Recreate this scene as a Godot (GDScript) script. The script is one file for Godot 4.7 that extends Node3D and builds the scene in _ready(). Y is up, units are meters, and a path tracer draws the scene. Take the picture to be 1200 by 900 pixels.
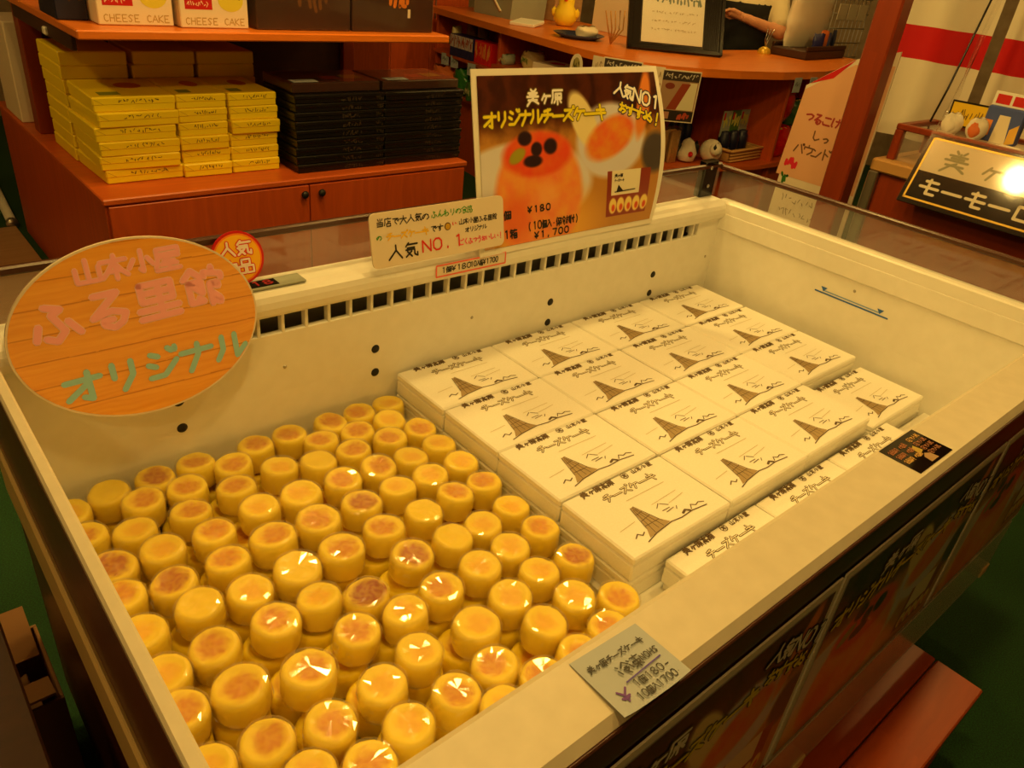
extends Node3D

# ---------------------------------------------------------------- light and camera
const LAMP_COLOR := Color(1.0, 0.83, 0.445)
const LAMPS := [[1.05, -1.42, 2.6], [1.60, -1.36, 2.4], [0.45, -0.42, 3.3], [1.55, -0.40, 2.8], [3.45, -2.95, 4.2], [4.9, -3.0, 3.2], [1.25, -2.1, 4.8], [3.9, -0.5, 2.6], [-0.7, -3.0, 4.0], [-0.95, 0.25, 2.6]]
const CEIL := 2.62
var ink_mat: StandardMaterial3D
var used := {}
var mats := {}

func setup_view() -> void:
	var cam := Camera3D.new()
	cam.name = "camera"
	cam.transform = Transform3D(Basis(Vector3(0.75783, 0.10139, 0.64453), Vector3(0.25955, 0.85948, -0.44037), Vector3(-0.59861, 0.50101, 0.62502)).orthonormalized(), Vector3(0, 1.46, 0))
	cam.fov = 2.0 * rad_to_deg(atan(450.0 / 897.0))
	cam.near = 0.02
	cam.far = 60.0
	add_child(cam)
	cam.current = true
	var env := Environment.new()
	env.background_mode = Environment.BG_COLOR
	env.background_color = Color(0, 0, 0)
	env.tonemap_mode = Environment.TONE_MAPPER_LINEAR
	env.tonemap_exposure = 0.222
	env.sdfgi_enabled = true
	env.ssao_enabled = true
	env.ssil_enabled = true
	var w := WorldEnvironment.new()
	w.name = "world_environment"
	w.environment = env
	add_child(w)

func ceiling_lamp(x: float, z: float, e: float, label: String) -> void:
	var t := thing("ceiling_lamp", label, "lamp", Vector3(x, CEIL, z), "ceiling lamps")
	var s := begin()
	lathe(s, [[0.10, 0.0], [0.10, -0.03], [0.085, -0.035], [0.08, -0.012], [0.0, -0.012]], 24, Vector3.ZERO)
	commit("housing", s, M("white_enamel"), t)
	s = begin()
	lathe(s, [[0.0, -0.034], [0.05, -0.032], [0.078, -0.016]], 24, Vector3.ZERO)
	commit("glowing_lens", s, M("glow"), t)
	var o := OmniLight3D.new()
	o.name = "lamp_light"
	o.light_color = LAMP_COLOR
	o.light_energy = e
	o.light_size = 0.075
	o.omni_range = 14.0
	o.omni_attenuation = 2.0
	o.shadow_enabled = true
	o.position = Vector3(0, -0.12, 0)
	t.add_child(o)

# ---------------------------------------------------------------- naming helpers
func numbered(n: String) -> String:
	if not used.has(n):
		used[n] = 0
		return n
	used[n] += 1
	return "%s_%03d" % [n, used[n]]

func tag(o: Node, label: String, category: String, group := "") -> void:
	o.set_meta("label", label)
	o.set_meta("category", category)
	if group: o.set_meta("group", group)

func thing(called: String, label: String, category: String, at := Vector3.ZERO, group := "", turn := 0.0) -> Node3D:
	var o := Node3D.new()
	o.name = numbered(called)
	add_child(o)
	o.position = at
	o.rotation.y = turn
	tag(o, label, category, group)
	return o

func begin() -> SurfaceTool:
	var s := SurfaceTool.new()
	s.begin(Mesh.PRIMITIVE_TRIANGLES)
	s.set_smooth_group(-1)
	return s

func commit(called: String, s: SurfaceTool, m: Material, parent: Node = self, label := "") -> MeshInstance3D:
	s.generate_normals()
	var o := MeshInstance3D.new()
	o.mesh = s.commit()
	o.material_override = m
	return hang(o, called, parent, label)

func inst(called: String, mesh: Mesh, m: Material, parent: Node, at := Transform3D()) -> MeshInstance3D:
	var o := MeshInstance3D.new()
	o.mesh = mesh
	o.material_override = m
	o.transform = at
	return hang(o, called, parent, "")

func hang(o: MeshInstance3D, called: String, parent: Node, label: String) -> MeshInstance3D:
	o.name = numbered(called) if parent == self else called
	parent.add_child(o, true)
	if label: o.set_meta("label", label)
	return o

func structure(called: String, s: SurfaceTool, m: Material) -> MeshInstance3D:
	var o := commit(called, s, m)
	o.set_meta("kind", "structure")
	return o

func mesh_of(s: SurfaceTool) -> ArrayMesh:
	s.generate_normals()
	return s.commit()

# ---------------------------------------------------------------- shape helpers
func tri(s: SurfaceTool, a: Vector3, b: Vector3, c: Vector3, away: Vector3) -> void:
	var n := (c - a).cross(b - a)
	s.add_vertex(a)
	if n.dot((a + b + c) / 3.0 - away) >= 0.0:
		s.add_vertex(b); s.add_vertex(c)
	else:
		s.add_vertex(c); s.add_vertex(b)

func quad(s: SurfaceTool, a: Vector3, b: Vector3, c: Vector3, d: Vector3, away: Vector3) -> void:
	tri(s, a, b, c, away); tri(s, a, c, d, away)

# box from min to max corner with chamfered edges
func box(s: SurfaceTool, lo: Vector3, hi: Vector3, b := 0.003, xf := Transform3D()) -> void:
	var c := (lo + hi) / 2.0
	var h := (hi - lo) / 2.0
	b = minf(b, minf(h.x, minf(h.y, h.z)) * 0.9)
	var o := xf * c
	var f := func(sx, sy, sz, k): # corner vertex lying on face k
		var p := Vector3(sx * (h.x - (0.0 if k == 0 else b)), sy * (h.y - (0.0 if k == 1 else b)), sz * (h.z - (0.0 if k == 2 else b)))
		return xf * (c + p)
	for q in [-1.0, 1.0]:
		quad(s, f.call(q, -1, -1, 0), f.call(q, 1, -1, 0), f.call(q, 1, 1, 0), f.call(q, -1, 1, 0), o)
		quad(s, f.call(-1, q, -1, 1), f.call(1, q, -1, 1), f.call(1, q, 1, 1), f.call(-1, q, 1, 1), o)
		quad(s, f.call(-1, -1, q, 2), f.call(1, -1, q, 2), f.call(1, 1, q, 2), f.call(-1, 1, q, 2), o)
	if b < 0.0004: return
	for q in [-1.0, 1.0]:
		for r in [-1.0, 1.0]:
			quad(s, f.call(q, r, -1, 0), f.call(q, r, 1, 0), f.call(q, r, 1, 1), f.call(q, r, -1, 1), o)
			quad(s, f.call(q, -1, r, 0), f.call(q, 1, r, 0), f.call(q, 1, r, 2), f.call(q, -1, r, 2), o)
			quad(s, f.call(-1, q, r, 1), f.call(1, q, r, 1), f.call(1, q, r, 2), f.call(-1, q, r, 2), o)
			for t in [-1.0, 1.0]:
				tri(s, f.call(q, r, t, 0), f.call(q, r, t, 1), f.call(q, r, t, 2), o)

func lathe(s: SurfaceTool, prof: Array, n: int, at: Vector3, smooth := true, squash := Vector3.ONE) -> void:
	s.set_smooth_group(0 if smooth else -1)
	for i in prof.size() - 1:
		for k in n:
			var a := TAU * k / n
			var b := TAU * (k + 1) / n
			var p := []
			for e in [[i, a], [i, b], [i + 1, b], [i + 1, a]]:
				p.append(at + Vector3(cos(e[1]) * prof[e[0]][0], prof[e[0]][1], sin(e[1]) * prof[e[0]][0]) * squash)
			for t in [[0, 1, 2], [0, 2, 3]]:
				if p[t[0]].distance_to(p[t[1]]) < 1e-6 or p[t[1]].distance_to(p[t[2]]) < 1e-6 or p[t[0]].distance_to(p[t[2]]) < 1e-6: continue
				for j in t: s.add_vertex(p[j])
	s.set_smooth_group(-1)

func tube(s: SurfaceTool, pts: Array, r: float, n := 8) -> void:
	s.set_smooth_group(0)
	var rings := []
	for i in pts.size():
		var d: Vector3 = (pts[mini(i + 1, pts.size() - 1)] - pts[maxi(i - 1, 0)]).normalized()
		var u := d.cross(Vector3.UP if absf(d.y) < 0.9 else Vector3.RIGHT).normalized()
		var v := u.cross(d)
		var ring := []
		for k in n: ring.append(pts[i] + (u * cos(TAU * k / n) + v * sin(TAU * k / n)) * r)
		rings.append(ring)
	for i in pts.size() - 1:
		for k in n:
			var c: Vector3 = (pts[i] + pts[i + 1]) / 2.0
			quad(s, rings[i][k], rings[i][(k + 1) % n], rings[i + 1][(k + 1) % n], rings[i + 1][k], c)
	for k in n - 2:
		tri(s, rings[0][0], rings[0][k + 1], rings[0][k + 2], pts[1])
		tri(s, rings[-1][0], rings[-1][k + 1], rings[-1][k + 2], pts[-2])
	s.set_smooth_group(-1)

# prism: 2D outline (x, y) pushed along z by depth
func prism(s: SurfaceTool, outline: PackedVector2Array, depth: float, xf := Transform3D()) -> void:
	var ix := Geometry2D.triangulate_polygon(outline)
	var mid := Vector3.ZERO
	for p in outline: mid += Vector3(p.x, p.y, depth / 2.0) / outline.size()
	for i in range(0, ix.size(), 3):
		for z in [0.0, depth]:
			var a := []
			for j in 3: a.append(xf * Vector3(outline[ix[i + j]].x, outline[ix[i + j]].y, z))
			tri(s, a[0], a[1], a[2], a[0] - xf.basis.z * (z - depth / 2.0))
	var turn := 1.0 if Geometry2D.is_polygon_clockwise(outline) else -1.0
	for i in outline.size():
		var p := outline[i]
		var q := outline[(i + 1) % outline.size()]
		var e := q - p
		var out := Vector3(-e.y, e.x, 0) * turn
		var m := Vector3((p.x + q.x) / 2.0, (p.y + q.y) / 2.0, depth / 2.0)
		quad(s, xf * Vector3(p.x, p.y, 0), xf * Vector3(q.x, q.y, 0), xf * Vector3(q.x, q.y, depth), xf * Vector3(p.x, p.y, depth), xf * (m - out))

func rounded(w: float, h: float, r: float, n := 4) -> PackedVector2Array:
	var a := PackedVector2Array()
	for c in [[w / 2 - r, h / 2 - r, 0.0], [-w / 2 + r, h / 2 - r, 90.0], [-w / 2 + r, -h / 2 + r, 180.0], [w / 2 - r, -h / 2 + r, 270.0]]:
		for i in n + 1:
			var t := deg_to_rad(c[2] + 90.0 * i / n)
			a.append(Vector2(c[0] + cos(t) * r, c[1] + sin(t) * r))
	return a

func ellipse(w: float, h: float, n := 48) -> PackedVector2Array:
	var a := PackedVector2Array()
	for i in n: a.append(Vector2(cos(TAU * i / n) * w / 2, sin(TAU * i / n) * h / 2))
	return a

# a picture on a bent sheet, from (0,0) to (w,h), UV 0..1, warp gives z
func sheet(s: SurfaceTool, w: float, h: float, warp: Callable, z0: float, nx := 10, ny := 8, x0 := 0.0, y0 := 0.0) -> void:
	s.set_smooth_group(0)
	for i in nx:
		for j in ny:
			for t in [[0, 0], [0, 1], [1, 1], [0, 0], [1, 1], [1, 0]]:
				var u := float(i + t[0]) / nx
				var v := float(j + t[1]) / ny
				s.set_uv(Vector2(u, 1.0 - v))
				s.add_vertex(Vector3(x0 + u * w, y0 + v * h, warp.call(x0 + u * w, y0 + v * h) + z0))
	s.set_smooth_group(-1)

func flat(_x: float, _y: float) -> float:
	return 0.0

# ---------------------------------------------------------------- writing in strokes
# each glyph: strokes split by "/", points by "-", a point is two digits x y on a 0..9 grid, y downward
const GLYPHS := {
	"山": "50-58/13-18-98-93", "本": "02-92/50-59/52-26-08/53-76-98/36-66", "小": "50-58-47/23-06/73-96",
	"屋": "11-91-93-13/11-15-08/24-94/45-36-76/55-59/27-87/09-99", "ふ": "31-62-43-55-67-49-28/15-08/75-98",
	"る": "21-71-16-55-86-78-59-38-37-57", "里": "11-81-85-15-11/13-83/51-59/07-97/09-99",
	"館": "20-02/20-42/13-43-46-13/14-44/13-18-48/37-48/70-71/52-51-92-93/64-84-85-64/64-69/66-88-89-68",
	"オ": "03-93/61-69-48/64-08", "リ": "21-25/71-75-49", "ジ": "21-42/14-35/18-58-94/70-81/90-91", "シ": "21-42/14-35/18-58-93",
	"ナ": "03-93/51-54-29", "ル": "21-25-08/61-68-95", "チ": "71-22/04-94/51-55-28", "ー": "05-95", "ズ": "12-72-08/45-88/80-81/90-91",
	"ス": "12-82-08/45-98", "ケ": "31-05/23-93/63-38", "キ": "13-83/05-95/40-69", "モ": "22-82/05-95/41-48-88", "ロ": "12-82-88-18-12",
	"ヶ": "43-26/44-94/64-48", "美": "30-41/70-61/12-82/23-73/04-94/51-54/16-86/55-36-09/56-98", "原": "11-91/11-15-08/54-43/33-83-86-36-33/35-85/56-59/37-28/77-88",
	"人": "50-53-08/53-98", "気": "30-12/21-91/23-73/14-74-77-98-96/25-58/55-18", "商": "50-51/02-92/32-43/72-63/13-93-99/13-19/45-36/65-76/37-67-69-39-37",
	"品": "20-70-73-23-20/04-44-48-08-04/54-94-98-58-54", "個": "20-04/13-19/31-91-98-38-31/44-84/62-65/55-75-77-57-55",
	"箱": "10-02/11-41/60-52/61-91/03-43/23-29/24-07/24-46/54-94-99-59-54/56-96/57-97", "入": "31-51-53-08/52-98",
	"保": "20-04/13-19/41-91-94-44-41/36-96/64-69/65-38/65-98", "冷": "01-12/17-04/60-33/60-93/54-74/45-85-67/56-79", "剤": "30-31/12-52/22-45/42-15/16-08/36-38/71-76/90-98-87",
	"付": "20-04/13-19/33-93/70-78-67/44-55", "お": "13-63/31-37-17-26-55-86-77-58/72-94", "す": "03-93/50-55-36-34-54-57-38", "め": "21-57/71-27-06-44-74-96-88-67",
	"当": "50-53/20-32/80-72/14-84-88-18/16-86", "店": "50-51/11-91/11-15-08/53-56/54-84/36-86-89-39-36", "で": "12-82-44-46-68/74-85/83-94", "大": "03-93/50-53-09/53-99",
	"の": "52-26-17-05-23-52-83-96-68", "ご": "22-72/06-18-88/80-81/90-91", "こ": "22-82/06-18-88", "つ": "13-62-93-85-57", "け": "11-07-18/43-93/71-75-58", "し": "20-26-48-86", "っ": "35-64-85-77-58",
	"パ": "32-08/61-98/80-90-91-81-80", "ウ": "50-52/14-12-92-95-58", "ン": "12-33/08-58-93", "ド": "30-39/33-75/70-81/90-91", "も": "05-65/03-63/30-37-58-87-85", "高": "50-51/02-92/33-63-65-35-33/16-19/16-96-99/37-67-69-37",
	"凍": "01-12/17-04/31-91/34-84-86-36-34/60-69/66-38/66-98", "食": "50-03/50-93/34-74-77-34/35-75/34-39-68/66-98", "感": "11-81/11-15-08/33-53/60-87-96/35-55-57-35/28-19/48-69-88",
	"ん": "50-18/18-45-56-58-78-96", "わ": "30-39/13-42-07/26-64-86-87-59", "り": "21-25/71-75-49", "う": "40-71/13-63-85-77-49", "い": "12-16-27/73-95", "と": "31-45/82-35-38-88", "な": "13-53/31-16/63-84/54-58-38-47-78", "く": "60-24-68", "は": "11-18/33-93/61-68-48-57-88",
	"1": "31-50-58", "0": "30-60-82-86-68-38-16-12-30", "7": "10-80-48", "8": "30-60-72-54-34-12-30/34-16-28-68-86-54", "¥": "10-44-80/44-48/15-75/26-66", "(": "50-33-36-59", ")": "30-53-56-39",
	"N": "18-10-88-80", "o": "33-63-75-77-58-38-17-15-33", "O": "30-60-82-86-68-38-16-12-30", ".": "47-48", ",": "47-39", "・": "45-55", "!": "50-56/58-59", "-": "25-75", "=": "24-74/26-76",
	"C": "81-50-22-26-58-87", "H": "10-18/80-88/14-84", "E": "80-10-18-88/14-64", "S": "81-40-12-44-66-48-17", "A": "08-50-98/25-75", "K": "10-18/80-14-88", "R": "18-10-60-82-54-14/54-88", "o2": "", " ": "",
}

func strokes(ch: String) -> Array:
	var out := []
	for st in GLYPHS.get(ch, "").split("/", false):
		var line := []
		for p in st.split("-", false): line.append(Vector2(float(p[0]) / 9.0, 1.0 - float(p[1]) / 9.0))
		out.append(line)
	return out

# one thick line as flat geometry in the plane z
var pen_turn := 0
func pen(s: SurfaceTool, line: Array, w: float, col: Color, z: float, warp: Callable) -> void:
	pen_turn = (pen_turn + 1) % 5   # each stroke lies a hair above the one before, as ink laid over ink
	var base := z + pen_turn * 0.000045
	s.set_color(col.srgb_to_linear())
	s.set_smooth_group(-1)
	var r := w / 2.0
	var put := func(a: Vector2, b: Vector2, c: Vector2, lift: float):
		for p in ([a, b, c] if (b - a).cross(c - a) < 0.0 else [a, c, b]): s.add_vertex(Vector3(p.x, p.y, warp.call(p.x, p.y) + lift))
	for i in line.size():
		var p: Vector2 = line[i]
		z = base + 0.00003
		for k in 6:
			put.call(p, p + Vector2.from_angle(TAU * (k + 1) / 6) * r, p + Vector2.from_angle(TAU * k / 6) * r, z)
		if i + 1 < line.size():
			var q: Vector2 = line[i + 1]
			var n := (q - p).normalized().orthogonal() * r
			z = base + (i % 2) * 0.000015
			put.call(p + n, q + n, q - n, z)
			put.call(p + n, q - n, p - n, z)

# text from x (left) and y (baseline), tilt in degrees; edge: colour and extra width of an outline behind it
func write(s: SurfaceTool, text: String, x: float, y: float, size: float, weight: float, col: Color, z := 0.0, pitch := 1.15, tilt := 0.0, edge = null, edge_w := 0.0, warp: Callable = flat, narrow := 1.0) -> void:
	if pitch < 1.0: # tight setting: narrower characters instead of overlapping ones
		narrow *= pitch / 1.12
		pitch = 1.12
	var dir := Vector2.from_angle(deg_to_rad(tilt))
	var up := dir.orthogonal()
	up = -up if up.y < 0 else up
	for i in text.length():
		var o := Vector2(x, y) + dir * (i * size * pitch * narrow)
		for st in strokes(text[i]):
			var line := []
			for p in st: line.append(o + dir * (p.x * size * narrow) + up * (p.y * size))
			if edge != null: pen(s, line, weight + edge_w, edge, z - 0.0004, warp)
			pen(s, line, weight, col, z, warp)

func lettering(s: SurfaceTool, parent: Node, xf := Transform3D(), called := "lettering") -> MeshInstance3D:
	s.generate_normals()
	var o := MeshInstance3D.new()
	o.mesh = s.commit()
	o.material_override = ink_mat
	o.transform = xf
	return hang(o, called, parent, "")

func ink() -> SurfaceTool:
	var s := SurfaceTool.new()
	s.begin(Mesh.PRIMITIVE_TRIANGLES)
	return s

func fill(s: SurfaceTool, poly: PackedVector2Array, col: Color, z: float, warp: Callable = flat) -> void:
	s.set_color(col.srgb_to_linear())
	s.set_smooth_group(-1)
	var ix := Geometry2D.triangulate_polygon(poly)
	for i in range(0, ix.size(), 3):
		var a := poly[ix[i]]
		var b := poly[ix[i + 1]]
		var c := poly[ix[i + 2]]
		for p in ([a, b, c] if (b - a).cross(c - a) < 0.0 else [a, c, b]): s.add_vertex(Vector3(p.x, p.y, warp.call(p.x, p.y) + z))

func rect(x: float, y: float, w: float, h: float) -> PackedVector2Array:
	return PackedVector2Array([Vector2(x, y), Vector2(x + w, y), Vector2(x + w, y + h), Vector2(x, y + h)])

# ---------------------------------------------------------------- materials
func M(n: String) -> StandardMaterial3D:
	return mats[n]

func plain(n: String, c: Color, rough := 0.6, metal := 0.0) -> StandardMaterial3D:
	var m := StandardMaterial3D.new()
	m.resource_name = n
	m.albedo_color = c
	m.roughness = rough
	m.metallic = metal
	mats[n] = m
	return m

func clear(n: String, c: Color, alpha: float, rough := 0.03) -> void:
	var m := plain(n, Color(c.r, c.g, c.b, alpha), rough)
	m.transparency = BaseMaterial3D.TRANSPARENCY_ALPHA
	m.cull_mode = BaseMaterial3D.CULL_DISABLED

func grain_image(w: int, h: int, lo: Color, hi: Color, stretch: float, sd: int, boards := 0, seam := Color.BLACK) -> ImageTexture:
	var n := FastNoiseLite.new()
	n.seed = sd
	n.frequency = 0.02
	n.fractal_octaves = 4
	var im := Image.create(w, h, false, Image.FORMAT_RGB8)
	for y in h:
		for x in w:
			var bend := n.get_noise_2d(x * 0.3, y * 0.6) * 9.0
			var v := 0.5 + 0.5 * n.get_noise_2d(x / stretch, (y + bend) * 4.0)
			v = clampf(v * 0.75 + 0.25 * (0.5 + 0.5 * n.get_noise_2d(x / stretch * 3.0 + 400.0, y * 14.0)), 0.0, 1.0)
			var c := lo.lerp(hi, v)
			if boards > 0:
				var k := fposmod(y + bend * 0.15, float(h) / boards)
				if k < 3.0: c = c.lerp(seam, 0.75 - 0.2 * k)
			im.set_pixel(x, y, c)
	return ImageTexture.create_from_image(im)

func wood(n: String, lo: Color, hi: Color, rough: float, along: int, sd: int) -> void:
	var m := plain(n, Color.WHITE, rough)
	m.albedo_texture = wood_tex(lo, hi, sd, along)
	m.uv1_triplanar = true
	m.uv1_world_triplanar = true
	m.uv1_scale = Vector3(1.6, 1.6, 1.6)

var tex_cache := {}
func wood_tex(lo: Color, hi: Color, sd: int, along: int) -> ImageTexture:
	var key := [lo, hi, sd]
	if not tex_cache.has(key): tex_cache[key] = grain_image(256, 256, lo, hi, 6.0, sd)
	if along == 1:
		var im: Image = tex_cache[key].get_image().duplicate()
		im.rotate_90(CLOCKWISE)
		return ImageTexture.create_from_image(im)
	return tex_cache[key]

func speckle(n: String, lo: Color, hi: Color, rough: float, scale: float, bump := 0.0, freq := 0.05) -> StandardMaterial3D:
	var m := plain(n, Color.WHITE, rough)
	var fn := FastNoiseLite.new()
	fn.seed = 7 + n.length()
	fn.frequency = freq
	fn.fractal_octaves = 4
	var im := Image.create(256, 256, false, Image.FORMAT_RGB8)
	var hm := Image.create(256, 256, false, Image.FORMAT_L8)
	for y in 256:
		for x in 256:
			var v := 0.0
			for e in [[0, 0, 1.0]]: v = 0.5 + 0.5 * fn.get_noise_2d(x, y) * 1.6
			v = clampf(v, 0, 1)
			im.set_pixel(x, y, lo.lerp(hi, v))
			hm.set_pixel(x, y, Color(v, v, v))
	m.albedo_texture = ImageTexture.create_from_image(im)
	if bump > 0.0:
		m.heightmap_enabled = true
		m.heightmap_scale = bump
		m.heightmap_texture = ImageTexture.create_from_image(hm)
	m.uv1_triplanar = true
	m.uv1_world_triplanar = true
	m.uv1_scale = Vector3.ONE * scale
	return m

func blob(c: Color, x: float, y: float, cx: float, cy: float, rx: float, ry: float, col: Color, soft := 0.12, rot := 0.0) -> Color:
	var d := Vector2(x - cx, y - cy).rotated(-rot)
	var r := Vector2(d.x / rx, d.y / ry).length()
	return c.lerp(col, clampf((1.0 - r) / soft, 0.0, 1.0) * col.a)

# the printed photograph of a cake: u to the right, v downward, both 0..1
func cake_photo() -> ImageTexture:
	var w := 300
	var h := 210
	var n := FastNoiseLite.new()
	n.seed = 21
	n.frequency = 0.035
	var im := Image.create(w, h, false, Image.FORMAT_RGB8)
	for j in h:
		for i in w:
			var x := float(i) / h
			var y := float(j) / h
			var g := n.get_noise_2d(i, j)
			var c := Color(0.22, 0.09, 0.05).lerp(Color(0.42, 0.19, 0.08), clampf(0.5 + 0.5 * sin(i * 0.16 + g * 3.0), 0, 1) * 0.5)
			c = c.lerp(Color(0.74, 0.52, 0.22), clampf((y - 0.24 + 0.05 * g) / 0.14, 0, 1))
			c = blob(c, x, y, 0.30, 0.66, 0.60, 0.30, Color(0.86, 0.84, 0.84), 0.1)
			c = blob(c, x, y, 1.02, 0.42, 0.30, 0.26, Color(0.84, 0.83, 0.86), 0.15)
			c = blob(c, x, y, 0.80, 0.28, 0.10, 0.22, Color(0.93, 0.87, 0.62), 0.2, -0.5)
			c = blob(c, x, y, 0.45, 0.95, 0.62, 0.36, Color(0.90, 0.66, 0.24), 0.5)
			c = blob(c, x, y, 0.44, 0.72, 0.37, 0.42, Color(0.93, 0.56 + 0.10 * g, 0.26), 0.12)
			c = blob(c, x, y, 0.43, 0.46, 0.30, 0.15, Color(0.90, 0.34 + 0.1 * g, 0.16), 0.2)
			c = blob(c, x, y, 0.24, 0.84, 0.16, 0.2, Color(0.88, 0.38, 0.16, 0.8), 0.6)
			c = blob(c, x, y, 0.50, 0.72, 0.12, 0.12, Color(0.95, 0.66, 0.36, 0.7), 0.6)
			c = blob(c, x, y, 0.27, 0.46, 0.08, 0.045, Color(0.62, 0.60, 0.16), 0.3, -0.5)
			for e in [[0.33, 0.36, 0.062, 0.05], [0.53, 0.42, 0.062, 0.056], [0.39, 0.50, 0.085, 0.042], [0.42, 0.43, 0.05, 0.05]]:
				c = blob(c, x, y, e[0], e[1], e[2], e[3], Color(0.17, 0.10, 0.13), 0.3)
			c = blob(c, x, y, 1.02, 0.40, 0.24, 0.14, Color(0.90, 0.50 + 0.15 * g, 0.20), 0.25, -0.45)
			c = blob(c, x, y, 1.30, 0.20, 0.06, 0.26, Color(0.88, 0.52, 0.22), 0.3, 0.25)
			c = blob(c, x, y, 1.38, 0.52, 0.12, 0.16, Color(0.30, 0.27, 0.26), 0.3)
			if x > 1.0 and x < 1.36 and y > 0.62 and y < 0.93: c = Color(0.55, 0.20, 0.14)
			if x > 1.04 and x < 1.28 and y > 0.62 and y < 0.79: c = Color(0.93, 0.90, 0.78)
			for k in 5:
				c = blob(c, x, y, 1.06 + k * 0.068, 0.86, 0.036, 0.06, Color(0.95, 0.85, 0.45), 0.2)
				c = blob(c, x, y, 1.065 + k * 0.068, 0.875, 0.018, 0.03, Color(0.85, 0.28, 0.10), 0.4)
			im.set_pixel(i, j, c)
	return ImageTexture.create_from_image(im)

func make_materials() -> void:
	ink_mat = plain("print_ink", Color.WHITE, 0.55)
	ink_mat.vertex_color_use_as_albedo = true
	plain("white_enamel", Color(0.93, 0.92, 0.88), 0.28)
	speckle("liner_white", Color(0.915, 0.905, 0.865), Color(0.935, 0.925, 0.89), 0.32, 1.5)
	speckle("rim_cream", Color(0.81, 0.77, 0.68), Color(0.84, 0.80, 0.71), 0.4, 2.0)
	speckle("foam", Color(0.955, 0.945, 0.90), Color(0.975, 0.965, 0.93), 0.75, 6.0, 0.0, 0.12)
	plain("groove_dark", Color(0.06, 0.055, 0.05), 0.6)
	plain("zinc", Color(0.48, 0.48, 0.47), 0.55)
	speckle("brown_panel", Color(0.34, 0.16, 0.085), Color(0.39, 0.19, 0.105), 0.35, 1.2)
	plain("brown_rail", Color(0.27, 0.135, 0.08), 0.28)
	plain("bumper_beige", Color(0.86, 0.75, 0.52), 0.45)
	clear("guard_glass", Color(0.97, 0.98, 0.97), 0.06)
	clear("film", Color(1, 1, 1), 0.05, 0.06)
	clear("clear_strip", Color(0.86, 0.84, 0.78), 0.38, 0.24)
	clear("laminate", Color(1, 1, 1), 0.008, 0.06)
	wood("wood_x", Color(0.70, 0.30, 0.09), Color(0.84, 0.40, 0.14), 0.42, 0, 3)
	wood("wood_y", Color(0.66, 0.26, 0.08), Color(0.80, 0.345, 0.115), 0.42, 1, 3)
	wood("wood_bright", Color(0.82, 0.42, 0.11), Color(0.94, 0.53, 0.17), 0.3, 0, 5)
	wood("wood_bench", Color(0.68, 0.27, 0.07), Color(0.80, 0.34, 0.10), 0.4, 0, 6)
	wood("wood_pillar", Color(0.48, 0.17, 0.055), Color(0.58, 0.22, 0.075), 0.35, 1, 9)
	wood("wood_dark", Color(0.19, 0.095, 0.05), Color(0.27, 0.135, 0.07), 0.45, 0, 4)
	wood("floor_tan", Color(0.66, 0.50, 0.34), Color(0.76, 0.60, 0.42), 0.5, 0, 14)
	speckle("carpet", Color(0.05, 0.17, 0.07), Color(0.13, 0.34, 0.13), 0.95, 5.0, 0.0, 0.16)
	speckle("plaster", Color(0.55, 0.46, 0.36), Color(0.63, 0.54, 0.43), 0.85, 0.7)
	wood("ceiling_wood", Color(0.42, 0.26, 0.16), Color(0.54, 0.35, 0.22), 0.6, 0, 17)
	plain("paper", Color(0.93, 0.91, 0.86), 0.6)
	plain("card_cream", Color(0.90, 0.84, 0.74), 0.5)
	plain("note_blue", Color(0.66, 0.69, 0.73), 0.6)
	plain("yellow_box", Color(0.97, 0.86, 0.07), 0.45)
	plain("black_box", Color(0.055, 0.05, 0.05), 0.35)
	plain("black_mat", Color(0.04, 0.04, 0.045), 0.6)
	plain("black_label", Color(0.17, 0.14, 0.11), 0.5)
	plain("metal", Color(0.72, 0.70, 0.66), 0.3, 0.9)
	plain("red", Color(0.80, 0.05, 0.05), 0.4)
	plain("red_foil", Color(0.80, 0.06, 0.06), 0.18)
	plain("cardboard", Color(0.62, 0.45, 0.28), 0.8)
	plain("grey_plastic", Color(0.60, 0.62, 0.56), 0.5)
	plain("blue_dish", Color(0.20, 0.22, 0.32), 0.3)
	plain("chick_yellow", Color(0.98, 0.85, 0.16), 0.7)
	plain("orange", Color(0.90, 0.35, 0.08), 0.5)
	plain("navy", Color(0.07, 0.08, 0.20), 0.45)
	plain("basket", Color(0.74, 0.55, 0.30), 0.7)
	plain("skin", Color(0.80, 0.56, 0.42), 0.55)
	plain("cloth_black", Color(0.035, 0.033, 0.035), 0.85)
	plain("cloth_cream", Color(0.84, 0.78, 0.64), 0.85)
	plain("hair", Color(0.06, 0.045, 0.04), 0.6)
	plain("cloth_white", Color(0.90, 0.86, 0.78), 0.8)
	plain("cloth_red", Color(0.78, 0.03, 0.05), 0.8)
	plain("gold", Color(0.85, 0.68, 0.18), 0.35, 0.3)
	plain("green_pack", Color(0.16, 0.42, 0.14), 0.25)
	plain("gloss_black", Color(0.03, 0.025, 0.025), 0.07)
	plain("gloss_cream", Color(0.90, 0.84, 0.74), 0.1)
	plain("dark_frame", Color(0.10, 0.075, 0.06), 0.3)
	var g := plain("glow", Color(1, 1, 1), 0.5)
	g.emission_enabled = true
	g.emission = LAMP_COLOR
	g.emission_energy_multiplier = 6.0
	g = plain("led_red", Color(0.3, 0.02, 0.02), 0.4)
	g.emission_enabled = true
	g.emission = Color(1.0, 0.05, 0.06)
	g.emission_energy_multiplier = 0.9
	g = plain("cake", Color.WHITE, 0.55)
	g.vertex_color_use_as_albedo = true
	g = plain("cake_picture", Color.WHITE, 0.3)
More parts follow.
